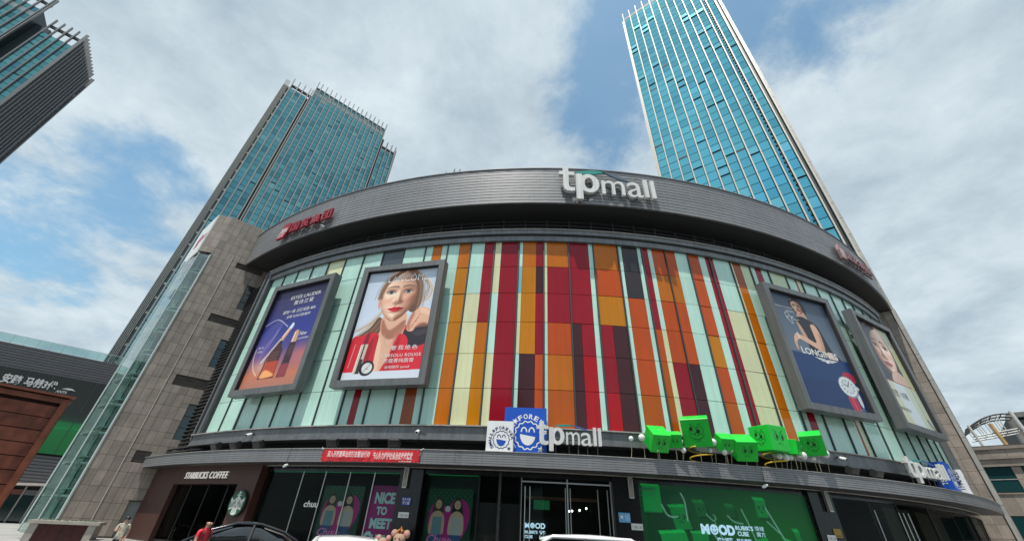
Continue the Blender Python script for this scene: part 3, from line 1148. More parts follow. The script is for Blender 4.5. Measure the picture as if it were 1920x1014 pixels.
# left tower, grey fins, stepped top
LPp = (math.sin(R(-45.91)) * 95, math.cos(R(-45.91)) * 95)
FL = wall_frame(LPp, 51.5)
f_main = [7.25, 8.35] + [9.77 + 1.42 * k for k in range(14)] + [29.65]
LT = tower('office_tower', 'stepped teal glass office tower behind the stair tower, left of centre', FL,
      [([1.50, 3.06, 4.57, 6.1, 6.75], 106.6, 110.4, .7), (f_main, 112.2, 114.2, 0), ([30.4, 31.93, 33.5, 34.9], 103.9, 107.4, .7)],
      16, PANE_L, FIN_L, .24, .75, 22, band=(.1, 5.4, 111), side_fins=[(35.2, [1.2 + 1.3 * k for k in range(10)], 107)], open_pale=False, seed=3)
b = MB()
b.box(-.35, .95, .9, 15.2, 5, 106.8)
obj('stone_end_wall', b, LOUVG, LT, FL)
for k in range(5):
    block('fin', FIN_L, LT, FL @ T((-.22 + .24 * k, .72, 57)), (.11, .3, 104))
b = MB()
b.box(.98, 1.4, .75, 3, 5, 106)
obj('corner_strip', b, WINP, LT, FL)
for k in range(28):
    block('strip_sill', FIN_L, LT, FL @ T((1.18, .70, 20 + 3.2 * k)), (.42, .16, .5))
for x0, x1 in ((6.75, 7.2), (29.75, 30.35)):
    b = MB()
    b.box(x0, x1, .5, 15, 22, 108)
    obj('shadow_gap', b, TCORE, LT, FL)
# right tower, pale fins
mR = [-18.1, -16.55, -14.95, -13.35, -11.72, -10.15, -8.62, -7.16, -5.70, -4.27, -2.84]
PRt = Vector(PR)
FT = wall_frame(PR, 128.5)
RT = tower('office_tower', 'bright cyan glass office tower with white fins, rising over the right half of the mall', FT,
      [(mR, 106.6, 109.6, .15), ([-2.05, -.80, -.22], 106.6, 109.6, .15)],
      16, PANE_R, FIN_R, .15, .45, 23, n_open=.10, side_fins=[(-18.5, [.9 + .9 * k for k in range(4)], 108)], seed=5)
b = MB()
b.box(-2.75, -2.12, .55, 15, 22, 106)
obj('shadow_gap', b, PANE_R[1], RT, FT)
for k in range(88):
    block('gap_shade_block', TCORE, RT, FT @ T((-2.30 + .06 * (k % 2), .45, 23 + .875 * k)), (.16, .22, .30))  # staggered dark blocks stand in for a zigzag shadow in the gap
z = 22.0
while z < 107:
    block('corner_column', CLAD, RT, FT @ T((.02, .22, z + 1.2)), (.32, .44, 2.38))
    z += 2.42
# far tower at the picture's edge, dark fins on two faces
dF = heading(53.5)
cF = Vector((math.sin(R(-64.57)), math.cos(R(-64.57)))) * 130
FF = wall_frame(cF, 53.5)
fins_w = [-5.9, -4.4, -2.95, -1.48, 0]
FTW = tower('office_tower', 'dark finned glass office tower cut off by the upper left corner', FF,
      [([-40 + 1.48 * k for k in range(22)] + [-8.5], 108.0, 113.5, 0), (fins_w, 102.2, 107.8, .8)],
      16.5, [pane_mat('dim_teal_tower_glass', (.13, .33, .34)), pane_mat('deep_teal_tower_glass', (.075, .215, .270)), PANE_L[2]],
      FIN_F, .22, .55, 60, band=(.1, 5.4, 107), side_fins=[(.30, [.3 + 1.24 * k for k in range(12)], 107.6)], open_pale=False, seed=9)
b = MB()
b.box(-.2, .08, .7, 16.0, 55, 104)
obj('side_wall', b, material('tower_side_grey', (.05, .052, .057), .5), FTW, FF)
for k in range(30):
    block('floor_band', material('tower_side_band', (.075, .078, .085), .5), FTW, FF @ T((.10, 8.2, 56 + 1.72 * k)), (.10, 15.6, .22))
b = MB()
b.box(-8.5, -5.9, 2.2, 14, 55, 105)
obj('shadow_gap', b, TCORE, FTW, FF)
b = MB()
b.box(-.3, .45, 16.2, 16.6, 55, 107.6)
obj('end_fin', b, FIN_F, FTW, FF)

# ------------------------------------------------------------------ podium building on the left, with the sports billboard
PLp = (2 * Cn.x, 2 * Cn.y)
FP = wall_frame(PLp, 52.5)
podium = thing('podium_building', 'grey slatted podium building with glass roof railing at the left edge', 'building', FP)
PSL = material('podium_slat', (.082, .084, .092), .5, .2, rand=.07, noise=.08)
b = MB()
b.box(-80, 7, .25, 12, 0, 19.8)  # core and slats extended out of view, blocking sky from the shop reflections
obj('podium_core', b, G_DARK, podium, FP)
for k in range(9):
    block('wall_slat', PSL, podium, FP @ T((-36, .1, 17.05 + .345 * k)), (86, .30, .29))
for k in range(9):
    block('wall_slat', PSL, podium, FP @ T((-36, .1, 4.2 + .37 * k)), (86, .30, .31))
RAILG = clear_glass('railing_glass', (.72, .86, .84), 1, .93)
for k in range(21):
    x = -28 + 1.27 * k
    block('railing_pane', RAILG, podium, FP @ T((x, .1, 20.55)), (1.22, .025, 1.02))
    block('railing_post', SHAFT, podium, FP @ T((x + .635, .1, 20.5)), (.04, .06, 1.2))
block('handrail', SHAFT, podium, FP @ T((-14, .1, 21.12)), (30, .06, .06))
# arcade at its foot
block('arcade_canopy', material('pale_canopy', (.55, .47, .43), .5, noise=.1), podium, FP @ T((-4.4, -1.2, 4.0)) @ Ry(-.05), (4.2, 2.6, .22))
ARC = material('arcade_frame', (.30, .29, .26), .5, rand=.15)
for k in range(9):
    block('arcade_post', ARC, podium, FP @ T((-11 + 1.3 * k, -.1, 2)), (.14, .2, 3.9))
for k in range(8):
    block('arcade_pane', WINP, podium, FP @ T((-10.35 + 1.3 * k, .0, 1.8)), (1.14, .04, 3.2))
    block('shop_sign', material('sign_%d' % (k % 3), [(.30, .32, .33), (.16, .05, .04), (.12, .13, .14)][k % 3], .5), podium, FP @ T((-10.35 + 1.3 * k, -.1, 3.2)), (1.1, .1, .55))

# billboard of the sports brand: printed sheets on panels
sport = thing('sports_billboard', 'long black and green sports shoe billboard with white Chinese lettering on the podium', 'billboard', FP @ T((-9, -.12, 8)))
SBX0, SBX1, SBZ0, SBZ1 = -19.0, -2.0, 7.55, 16.95
c = Canvas(SBX1 - SBX0, SBZ1 - SBZ0, 200)
c.grad([(0, rgb(24, 27, 26)), (.46, rgb(30, 36, 34)), (.56, rgb(24, 60, 40)), (.60, rgb(10, 120, 62)), (1, rgb(6, 104, 48))])
def su(x):
    return (x - SBX0) / (SBX1 - SBX0)
def sv(z):
    return (SBZ1 - z) / (SBZ1 - SBZ0)
c.poly([(0, 0), (su(-16.6), 0), (su(-17.2), .36), (0, .5)], rgb(8, 66, 40), smooth=False)
c.poly([(.0, .62), (.4, .60), (.7, .66), (1, .63), (1, .66), (.6, .70), (.2, .66), (0, .67)], rgb(14, 140, 74), a=.6)
# runner's leg and white shoe
c.poly([(su(-8.4), sv(11.6)), (su(-7.7), sv(11.7)), (su(-7.3), sv(9.9)), (su(-7.4), sv(9.3)), (su(-7.75), sv(9.3)), (su(-8.0), sv(10.4))], rgb(24, 26, 28))
c.poly([(su(-7.85), sv(9.4)), (su(-7.2), sv(9.45)), (su(-6.65), sv(8.9)), (su(-6.6), sv(8.65)), (su(-7.8), sv(8.55)), (su(-7.95), sv(8.9))], rgb(205, 214, 210))
c.line([(su(-7.7), sv(8.95)), (su(-7.1), sv(8.85)), (su(-6.75), sv(8.8))], .004, rgb(40, 60, 55))
c.poly([(su(-9.6), sv(14.2)), (su(-8.7), sv(14.2)), (su(-8.3), sv(13.2)), (su(-9.0), sv(12.4)), (su(-10.3), sv(12.6))], rgb(70, 66, 58), blur=2)
c.line([(su(-9.2), sv(13.9)), (su(-8.5), sv(13.75)), (su(-8.6), sv(13.0)), (su(-9.3), sv(12.3))], .014, rgb(170, 170, 160))
PRINT = print_material()
obj('printed_sheet', c.mesh('printed_sheet', SBX1 - SBX0, SBZ1 - SBZ0), PRINT, sport, FP @ T(((SBX0 + SBX1) / 2, -.14, (SBZ0 + SBZ1) / 2)))
for k in range(8):
    block('panel_joint', G_MULL, sport, FP @ T((SBX0 + 2.3 * k + 1.2, -.15, (SBZ0 + SBZ1) / 2)), (.05, .04, SBZ1 - SBZ0))
LETW = material('white_lettering', (.80, .80, .80), .5)
LETG = material('grey_white_lettering', (.50, .51, .51), .5)
b = MB()
add_text(b, '安踏', -12.95, -11.15, 15.0, 16.2, -.18, bold=.03)
add_text(b, '马赫3代', -10.85, -7.75, 15.0, 16.2, -.18, bold=.03)
obj('headline', b, LETG, sport, FP)
b = MB()
add_text(b, '破风疾速 马赫科技跑鞋', -13.2, -8.3, 14.3, 14.7, -.18)
obj('second_line', b, LETG, sport, FP)
b = MB()
add_text(b, 'ANTA', -7.55, -6.45, 14.85, 15.2, -.18, bold=.02, shear=.3)
b.flat([(-7.2, 15.42), (-6.6, 15.62), (-6.15, 15.62), (-5.7, 15.35), (-6.15, 15.42), (-6.4, 15.36), (-6.75, 15.42)], -.18)
obj('brand_mark', b, LETG, sport, FP)

# ------------------------------------------------------------------ wooden hoarding close on the left
FW = wall_frame((-10.16, 9.63), 41)
wood = thing('wooden_kiosk', 'tall red brown plank kiosk with framed edges at the left edge', 'kiosk', FW)
WOOD = material('red_brown_wood', (.215, .050, .020), .5, rand=.22, noise=.35, nscale=5, streak=.35, grain=.15)
WOODF = material('red_brown_frame', (.235, .058, .022), .45, rand=.1, noise=.2, nscale=5, streak=.3)
b = MB()
b.box(-1.5, -.02, .05, 1.3, 0, 3.86)
obj('kiosk_core', b, material('kiosk_core', (.03, .010, .006), .8), wood, FW)
for k in range(15):
    z = .02 + k * .262
    if z + .25 > 3.85:
        break
    for x0, x1 in ((-1.36, -.10),):
        block('plank', WOOD, wood, FW @ T(((x0 + x1) / 2, .02 + rnd.uniform(-.006, .006), z + .125)), (x1 - x0, .05, .245))
    block('plank', WOOD, wood, FW @ T((-.005, .66, z + .125)), (.05, 1.16, .245))
for x in (-1.43, -.055):
    block('frame_board', WOODF, wood, FW @ T((x, 0, 1.93)), (.12, .12, 3.84))
block('frame_board', WOODF, wood, FW @ T((-.74, .0, 3.80)), (1.26, .12, .11))
block('cap_board', WOODF, wood, FW @ T((-.74, .62, 3.90)), (1.6, 1.5, .05))

# ------------------------------------------------------------------ planter with dark red marble at the foot of the stair tower
d0 = Vector((-.697, .717)).normalized() * 36.5
d1 = Vector((-.641, .767)).normalized() * 36.0
azp = math.degrees(math.atan2(d1.x - d0.x, d1.y - d0.y))
FPl = wall_frame((d0.x, d0.y), azp)
Lp = (d1 - d0).length
planter = thing('marble_planter', 'low planter wall with dark red marble front and pale stone rim', 'planter', FPl)
PST = material('planter_stone', (.36, .33, .29), .6, noise=.12, grain=.12)
RED = material('dark_red_marble', (.055, .012, .012), .25, noise=.35, nscale=5, rand=.1)
b = MB()
b.box(0, Lp, .06, 2.0, 0, 1.0)
obj('planter_body', b, PST, planter, FPl)
block('rim', PST, planter, FPl @ T((Lp / 2, .95, 1.09)), (Lp + .25, 2.2, .16))
block('plinth', PST, planter, FPl @ T((Lp / 2, .0, .09)), (Lp + .05, .16, .18))
for x in (.16, Lp - .16):
    block('end_pilaster', PST, planter, FPl @ T((x, .0, .59)), (.34, .14, .82))
for k in range(4):
    w = (Lp - .70) / 4
    block('marble_slab', RED, planter, FPl @ T((.35 + w * (k + .5), .03, .59)), (w - .012, .06, .80))
b = MB()
rg = random.Random(4)
for _ in range(420):
    p = Vector((rg.uniform(.1, Lp - .1), rg.uniform(.3, 1.7), 1.0 + rg.random() * .16))
    a = rg.uniform(0, 6.28)
    dx_, dy_ = math.cos(a) * .09, math.sin(a) * .09
    b.add([(p.x, p.y, p.z), (p.x + dx_ - dy_ * .3, p.y + dy_ + dx_ * .3, p.z + .07), (p.x + 2 * dx_, p.y + 2 * dy_, p.z + .03), (p.x + dx_ + dy_ * .3, p.y + dy_ - dx_ * .3, p.z + .05)], [(0, 1, 2, 3)])
LEAF = material('planter_leaf', (.045, .085, .03), .6, noise=.4, nscale=12)
tag(obj('low_planting', b, LEAF, planter, FPl), kind='stuff')

# parked things in front of the arcade: blue tarpaulin heap, shrub
def shrub(name, label, M, r, h, seed, leafm, group=None):
    rg = random.Random(seed)
    t = thing(name, label, 'shrub', M, group)
    b = MB()
    for _ in range(7):
        a, l = rg.uniform(0, 6.28), rg.uniform(.3, .8) * r
        b.tube([(0, 0, 0), (math.cos(a) * l * .5, math.sin(a) * l * .5, h * .4), (math.cos(a) * l, math.sin(a) * l, h * .8)], [.03, .02, .01], 5)
    obj('stem', b, material('shrub_bark', (.06, .045, .03), .8), t, M)
    b = MB()
    for _ in range(900):
        while True:
            p = Vector((rg.uniform(-1, 1), rg.uniform(-1, 1), rg.uniform(-1, 1)))
            if .25 < p.length < 1 and rg.random() < .55 + .45 * math.sin(p.x * 5 + seed) * math.cos(p.y * 4 + p.z * 3):
                break
        p = Vector((p.x * r, p.y * r, h * .55 + p.z * h * .45))
        n = Vector((rg.gauss(0, 1), rg.gauss(0, 1), rg.gauss(0, 1))).normalized()
        u_ = n.orthogonal().normalized() * rg.uniform(.05, .1)
        v_ = n.cross(u_).normalized() * rg.uniform(.03, .05)
        b.add([p - u_, p + v_, p + u_, p - v_], [(0, 1, 2, 3)])
    obj('foliage', b, leafm, t, M)
    return t
gp = FP @ T((-9.2, -3.0, 0))
shrub('shrub', 'round green shrub in front of the arcade shops', gp @ T((0, 0, .5)), 1.1, 1.7, 2, LEAF)
TARP = material('blue_tarpaulin', (.012, .085, .42), .4, noise=.25, nscale=3, bump=.3)
b = MB()
rg = random.Random(8)
nx, ny = 14, 8
V, F = [], []
for j in range(ny + 1):
    for i in range(nx + 1):
        x, y = -1.5 + 3 * i / nx, -.8 + 1.6 * j / ny
        e = min(i, nx - i, 3) / 3 * min(j, ny - j, 2) / 2
        V.append((x, y, e * (1.25 + .25 * math.sin(i * 1.3) + .12 * rg.random())))
for j in range(ny):
    for i in range(nx):
        a = j * (nx + 1) + i
        F.append((a, a + 1, a + nx + 2, a + nx + 1))
b.add(V, F)
tag(obj('tarpaulin_heap', b, TARP, None, FP @ T((-11.2, -5.2, 0)), smooth=True), 'crumpled bright blue tarpaulin over goods beside the wooden kiosk', 'tarpaulin')

# ------------------------------------------------------------------ stone building on the right
dGp = Vector((.7773, .629)) * 60          # a point on its front
FG = wall_frame((dGp.x, dGp.y), 133.75)
right = thing('office_block', 'brown stone building with ribbed cornices and green windows at the right edge', 'building', FG)
b = MB()
b.box(-14, 26, .10, 14, 0, 10.6)
obj('block_core', b, MORTAR, right, FG)
def stone_rows(z0, z1, y, n, h=None):
    h = h or (z1 - z0)
    z = z0
    while z < z1 - .05:
        for k in range(n):
            x0 = -13 + k * 1.05
            if x0 > 9:
                continue
            block('stone_tile', STONE, right, FG @ T((x0 + .525, y, z + h / 2)), (1.035, .06, h - .015))
        z += h
stone_rows(4.95, 6.60, .06, 30)
stone_rows(9.55, 10.2, -.30, 30)
stone_rows(8.98, 9.40, -.12, 30)
for z0, z1, y in ((10.2, 10.45, -.45), (9.40, 9.55, -.34), (8.80, 8.98, -.22), (6.60, 6.72, -.06)):
    block('cornice', material('cornice_stone', (.23, .195, .165), .5, noise=.15, grain=.12), right, FG @ T((6, y + .3, (z0 + z1) / 2)), (40, .6, z1 - z0))
TG = material('green_window_pane', (.02, .09, .10), .06, .5, spec=.8, rand=.3)
for k in range(5):
    for f, (za, zb) in enumerate(((6.75, 8.78), (1.2, 4.9))):
        x0 = -9.2 + k * 4.6
        for i in range(2):
            for j in range(2):
                block('window_pane', TG, right, FG @ T((x0 + 1.0 * (2 * i + 1), .05, za + (zb - za) * (.25 + .5 * j))) @ Rx(rnd.uniform(-.01, .01)), (1.94, .04, (zb - za) / 2 - .06))
        block('window_bar', CLAD, right, FG @ T((x0 + 2, .02, (za + zb) / 2)), (.07, .06, zb - za))
        block('window_bar', CLAD, right, FG @ T((x0 + 2, .018, (za + zb) / 2)), (4, .055, .06))
        for j in range(2):
            block('window_pier', STONE, right, FG @ T((x0 + 4.3, .04, za + (zb - za) * (.25 + .5 * j))), (.58, .1, (zb - za) / 2 - .02))
b = MB()
b.box(-13, -6.2, 1.2, 9, 10.6, 12.6)
obj('roof_parapet', b, STONE, right, FG)
b = MB()
b.box(-13, -6.4, .9, 1.1, 12.6, 12.75)
obj('parapet_rail', b, CLAD, right, FG)
# curved steel roof canopy above it
arch = thing('roof_canopy', 'curved white steel canopy frame on the roof of the stone building', 'canopy', FG @ T((0, 4, 10.6)))
STW = material('white_steel', (.62, .62, .60), .4, .2, noise=.06)
STG = material('dark_steel', (.10, .10, .105), .45, .4)
FGa = FG @ T((-.6, 4.5, 0))
def arcpts(y, dz=0):
    return [(-1.1 + 3.9 * i / 10, y, 12.75 + dz + 1.35 * math.sin(PI * .62 * i / 10 + .05)) for i in range(11)]
for y in (0, 1.5, 3.0):
    b = MB()
    b.tube(arcpts(y), .085, 6)
    obj('rib', b, STG, arch, FGa)
    b = MB()
    b.tube([(-.8 + 3.6 * i / 6, y, 12.15 + .5 * i / 6) for i in range(7)], .06, 6)
    for i in range(1, 9, 2):
        p, q = arcpts(y)[i], (-.8 + 3.6 * i / 10, y, 12.15 + .5 * i / 10)
        b.tube([q, p], .045, 5)
    obj('truss', b, STW, arch, FGa)
for i in range(0, 11, 2):
    b = MB()
    p, q = arcpts(0)[i], arcpts(3)[i]
    b.tube([p, q], .05, 5)
    obj('purlin', b, STG, arch, FGa)
for x, mt, n in ((-.4, STW, 'post'), (1.2, material('ochre_post', (.52, .33, .14), .5, noise=.1), 'post'), (3.0, STW, 'post')):
    b = MB()
    b.tube([(x, -.3, 10.2), (x - .35, -.3, 13.2 if x < 2 else 14.2)], .16 if x > 0 else .11, 8)
    obj(n, b, mt, arch, FGa)
# grid-fronted concrete building further back
FK = FG @ T((12.5, 16, -1.5))
gridb = thing('concrete_building', 'grey concrete grid fronted building beyond the right roof canopy', 'building', FK)
CONC = material('grey_concrete', (.20, .195, .185), .8, noise=.25, nscale=.8, streak=.3)
b = MB()
b.box(-9, 30, .8, 14, 0, 17.6)
obj('block_core', b, material('grid_shadow', (.05, .05, .05), .8), gridb, FK)
for k in range(13):
    block('grid_column', CONC, gridb, FK @ T((-9 + 2.1 * k, .3, 8.8)), (.5, 1.0, 17.6))
for k in range(8):
    block('grid_beam', CONC, gridb, FK @ T((4, .35, 3.2 + 2.05 * k)), (26, .9, .55))
for i in range(12):
    for k in range(3, 7):
        block('window_pane', WINP, gridb, FK @ T((-7.95 + 2.1 * i, .78, 4.5 + 2.05 * k)), (1.5, .05, 1.3))
b = MB()
b.box(5, 20, -.5, 12, 19.6, 20.0)
b.box(6.5, 18, .5, 11, 17.6, 19.6)
obj('roof_slab', b, material('roof_slab_dark', (.10, .095, .09), .7), gridb, FK)

# ------------------------------------------------------------------ billboards on the drum
FRAME = material('billboard_frame', (.15, .154, .158), .42, .25, noise=.08, nscale=1, streak=.2)
SCR = print_material('glow_print', .4, .10)  # poster colours with a faint even glow added
ZB0, ZB1 = 8.45, 17.05
def billboard(t, w, label, canvas):
    M = at_drum(t, 48.95, (ZB0 + ZB1) / 2)
    h = ZB1 - ZB0
    bb = thing('billboard', label, 'billboard', M, 'framed billboards on the glass drum')
    bw = .40
    for x, z, a, c in ((-(w - bw) / 2, 0, bw, h), ((w - bw) / 2, 0, bw, h), (0, (h - bw) / 2, w - 2 * bw, bw), (0, -(h - bw) / 2, w - 2 * bw, bw)):
        block('frame', FRAME, bb, M @ T((x, .22, z)), (a, .62, c))
    block('back_panel', FRAME, bb, M @ T((0, .5, 0)), (w - 2 * bw, .3, h - 2 * bw))
    for x in (-(w / 2 - bw + .03), w / 2 - bw - .03):
        block('inner_lip', G_DARK, bb, M @ T((x, .12, 0)), (.06, .30, h - 2 * bw))
    block('inner_lip', G_DARK, bb, M @ T((0, .12, h / 2 - bw - .03)), (w - 2 * bw - .12, .30, .06))
    pw, ph = w - 2 * bw - .10, h - 2 * bw - .10
    obj('poster', canvas.mesh('poster', pw, ph), SCR, bb, M @ T((0, .18, 0)))
    for x in (-w / 3, w / 3):
        block('wall_bracket', G_MULL, bb, M @ T((x, .78, 2.6)), (.2, .3, .3))
    return bb, M @ T((0, .165, 0)), pw, ph
def uv(pw, ph, u, v):
    return (u - .5) * pw, (.5 - v) * ph
def put(bb, M, pw, ph, txt, u0, u1, v0, v1, mat, name='lettering', bold=0., spacing=1., shear=0.):
    b = MB()
    x0, z1 = uv(pw, ph, u0, v0)
    x1, z0 = uv(pw, ph, u1, v1)
    add_text(b, txt, x0, x1, z0, z1, 0, bold=bold, spacing=spacing, shear=shear)
    obj(name, b, mat, bb, M)
def face(c, cx, cy, w, h, skin, dark, lip, tilt=0., light=(-.45, -.35, .82), iris=rgb(84, 104, 100), gaze=.0):
    """portrait head modelled as a relief and lit softly; (cx,cy) lies between the eyes, w = width, h = eye line to chin"""
    s = np.array(skin)
    yy = (c.v - cy) / h
    xx = (c.u - cx - yy * h * tilt) / w
    def g(x0, y0, sx, sy):
        return np.exp(-((xx - x0) / sx) ** 2 - ((yy - y0) / sy) ** 2)
    half = np.interp(yy, [-1.0, -.85, -.6, -.2, .1, .35, .55, .72, .86, .97, 1.0], [.0, .27, .42, .495, .49, .455, .40, .315, .215, .09, .0])
    inside = np.clip((half - np.abs(xx)) / .02 + .5, 0, 1) * ((yy > -1) & (yy < 1))
    q = np.clip(1 - (xx / np.maximum(half, .02)) ** 2, 0, 1)
    hgt = .34 * np.sqrt(q) * (1 - .25 * np.clip(yy - .3, 0, 1)) + .05 * np.clip(-yy, 0, 1)
    hgt += .13 * np.exp(-(xx / .065) ** 2) * np.clip((yy + .10) / .42, 0, 1) * (yy < .33) + .12 * g(0, .33, .075, .07) + .05 * g(-.085, .345, .045, .045) + .05 * g(.085, .345, .045, .045)
    hgt += -.075 * g(-.235, .0, .14, .09) - .075 * g(.235, .0, .14, .09) + .03 * g(-.24, -.17, .2, .06) + .03 * g(.24, -.17, .2, .06) + .035 * g(-.30, .22, .13, .10) + .035 * g(.30, .22, .13, .10)
    hgt += .05 * g(0, .555, .15, .035) + .06 * g(0, .635, .13, .04) - .03 * g(0, .475, .03, .04) - .03 * g(0, .72, .12, .03) + .06 * g(0, .85, .13, .09) + .05 * g(0, -.55, .3, .3)
    k = 1.0
    gy, gx_ = np.gradient(hgt, 1 / (c.ny * h) * 1.25, 1 / (c.nx * w))
    nrm = np.sqrt(gx_ ** 2 + gy ** 2 + k)
    lx_, ly_, lz_ = light
    lam = np.clip((-gx_ * lx_ - gy * ly_ + lz_) / nrm, 0, 1)
    lam = c.blur(lam, 1)
    spec = np.clip(lam, 0, 1) ** 12
    tone = .50 + .56 * lam
    col = s[None, None, :] * np.stack([tone ** .75, tone ** 1.08, tone ** 1.22], -1) + .10 * spec[..., None]
    blush = (.22 * (g(-.29, .27, .13, .12) + g(.29, .27, .13, .12)))[..., None]
    col = col * (1 - blush) + col * np.array([1.06, .78, .76]) * blush
    def over(mask, colr):
        nonlocal col
        col = col * (1 - mask[..., None]) + np.asarray(colr) * mask[..., None]
    def sm(x):
        return np.clip(x, 0, 1)
    px = 1 / (c.nx * w)
    for sx in (-1, 1):
        ex = .235 * sx
        ax = (xx - ex)
        over(.50 * g(ex, -.055, .15, .065), s * np.array([.58, .42, .38]))                      # socket and lid shade
        up_ = -.055 * (1 - (ax / .125) ** 2) + .012 * ax * sx
        lo_ = .040 * (1 - (ax / .125) ** 2) + .012
        eye = sm((yy - up_) / (px * 1.2) + .5) * sm((lo_ - yy) / (px * 1.2) + .5) * (np.abs(ax) < .125)
        over(eye * .95, np.array(rgb(226, 216, 210)) * .93)
        r_ = np.hypot(ax - gaze, (yy + .008) * h * c.asp / w)
        over(eye * sm((.056 - r_) / px + .5), iris)
        over(eye * sm((.026 - r_) / px + .5), rgb(14, 12, 14))
        over(eye * .5 * sm((up_ + .03 - yy) / .03), np.array(dark) * .6)
        over(.9 * np.exp(-((yy - up_) / (px * 1.3)) ** 2) * (np.abs(ax) < .135), np.array(dark) * .45)
        over(.35 * np.exp(-((yy - lo_) / (px * 1.2)) ** 2) * (np.abs(ax) < .12), np.array(dark) * .8)
        over(.40 * np.exp(-((yy - up_ + .055) / .018) ** 2) * (np.abs(ax) < .13), s * .55)       # crease
        bw = (ax * sx + .02)
        by_ = -.185 - .03 * np.sin(np.clip((bw + .17) / .32, 0, 1) * PI) + .03 * np.clip(bw, 0, 1)
        th = .034 * np.clip(1 - (bw / .20) * .7, .25, 1)
        over(.72 * np.exp(-((yy - by_) / th) ** 2) * sm((.19 - np.abs(bw)) / .04), dark)
        over(.55 * g(.05 * sx, .385, .022, .014), s * .35)                                        # nostril
    over(.30 * np.exp(-((yy - .415) / .02) ** 2) * sm((.11 - np.abs(xx)) / .04), s * .55)
    ul = .527 - .018 * np.exp(-((np.abs(xx) - .05) / .045) ** 2) + .008 * np.exp(-(xx / .02) ** 2) + .75 * xx ** 2
    ml = .575 - .15 * xx ** 2
    ll = .672 - 2.2 * xx ** 2
    lipm = sm((yy - ul) / px * .7 + .5) * sm((ll - yy) / px * .7 + .5) * (np.abs(xx) < .215)
    lt = .62 + .5 * lam
    lcol = np.asarray(lip)[None, None, :] * lt[..., None]
    col = col * (1 - lipm[..., None]) + lcol * lipm[..., None]
    over(lipm * .75 * np.exp(-((yy - ml) / .012) ** 2), np.array(lip) * .32)
    over(lipm * .45 * g(-.03, .625, .07, .014), np.minimum(np.array(lip) * 1.2 + .15, 1))
    m = inside[..., None]
    c.c = c.c * (1 - m) + np.clip(col, 0, 1) * m
def strands(c, paths, n, base, seed, w=.006, spread=.02, a=.5):
    """hair: many fine strokes along guide curves"""
    rg_ = random.Random(seed)
    for k in range(n):
        p = rg_.choice(paths)
        f = rg_.uniform(.55, 1.6)
        ox, oy = rg_.gauss(0, spread), rg_.gauss(0, spread * .5)
        q = [(x + ox * (1 + .3 * i) + rg_.gauss(0, spread * .15), y + oy) for i, (x, y) in enumerate(p)]
        c.line(q, w * rg_.uniform(.6, 1.4), np.clip(np.array(base) * f, 0, 1), a=a)
LETD = material('dark_lettering', (.03, .03, .03), .5)

# 1: night blue serum poster
c = Canvas(5.2, 7.5, 130)
c.grad([(0, rgb(50, 44, 80)), (.25, rgb(52, 48, 106)), (.45, rgb(48, 54, 140)), (.64, rgb(84, 72, 146)), (.78, rgb(158, 104, 128)), (.88, rgb(206, 122, 92)), (1, rgb(184, 124, 108))])
c.blend(np.clip(1.2 - np.hypot((c.u - .75) / .5, (c.v - .36) / .25), 0, 1) * .35, rgb(40, 60, 160))
c.blend(np.clip(1 - np.hypot((c.u - .30) / .28, (c.v - .80) / .10), 0, 1) * .6, rgb(255, 214, 170))
c.blend(np.clip(1 - np.hypot((c.u - .9) / .4, (c.v - .72) / .14), 0, 1) * .6, rgb(240, 130, 100))
for k in range(7):
    c.line([(0, .50 + .05 * k), (.16 + .02 * k, .40 + .02 * k), (.28, .345 + .02 * k), (.33 - .015 * k, .42 + .03 * k), (.14, .62 + .02 * k)], .006, rgb(196, 176, 232), a=.6 - .05 * k)
c.line([(0, .38), (.2, .33), (.40, .40), (.46, .43)], .010, rgb(240, 232, 255), a=.85)
c.line([(.02, .62), (.04, .72), (.12, .82), (.22, .88)], .014, rgb(255, 226, 180), a=.8)
c.poly([(.27, .92), (.29, .66), (.37, .60), (.47, .60), (.53, .66), (.55, .92)], rgb(70, 30, 30), smooth=False)
c.poly([(.29, .91), (.31, .76), (.53, .76), (.545, .91)], rgb(190, 70, 40), smooth=False, blur=4)
c.poly([(.30, .91), (.34, .84), (.46, .86), (.53, .90)], rgb(255, 178, 110), blur=2)
c.line([(.31, .67), (.31, .90)], .012, rgb(230, 150, 120), a=.6)
c.poly([(.36, .60), (.38, .555), (.46, .555), (.48, .60)], rgb(40, 24, 30), smooth=False)
c.poly([(.40, .56), (.50, .43), (.555, .45), (.47, .57)], rgb(214, 164, 128), smooth=False)
c.line([(.44, .53), (.525, .435)], .02, rgb(250, 226, 200))
c.poly([(.50, .44), (.535, .395), (.57, .41), (.555, .455)], rgb(214, 236, 250))
c.line([(.41, .56), (.22, .76)], .035, rgb(226, 214, 222), a=.8)
c.poly([(.60, .92), (.62, .60), (.735, .60), (.75, .92)], rgb(58, 30, 46), smooth=False)
c.poly([(.605, .92), (.61, .80), (.745, .80), (.75, .92)], rgb(150, 60, 70), smooth=False, blur=5)
c.poly([(.63, .60), (.64, .50), (.66, .48), (.70, .48), (.72, .50), (.725, .60)], rgb(206, 160, 128), smooth=False)
c.line([(.655, .50), (.65, .59)], .02, rgb(248, 220, 190))
for k in range(7):
    c.line([(.35, .67 + .013 * k), (.48, .67 + .013 * k)], .004, rgb(220, 180, 150), a=.5)
    c.line([(.64, .64 + .013 * k), (.72, .64 + .013 * k)], .004, rgb(210, 160, 150), a=.5)
bb, BM, pw, ph = billboard(-.4406, 6.35, 'framed billboard of a dark serum bottle on a night blue to orange sunset', c)
put(bb, BM, pw, ph, 'ESTĒE LAUDER', .30, .86, .075, .125, LETW, shear=.05)
put(bb, BM, pw, ph, '雅诗兰黛', .40, .76, .145, .195, LETW, spacing=1.25)
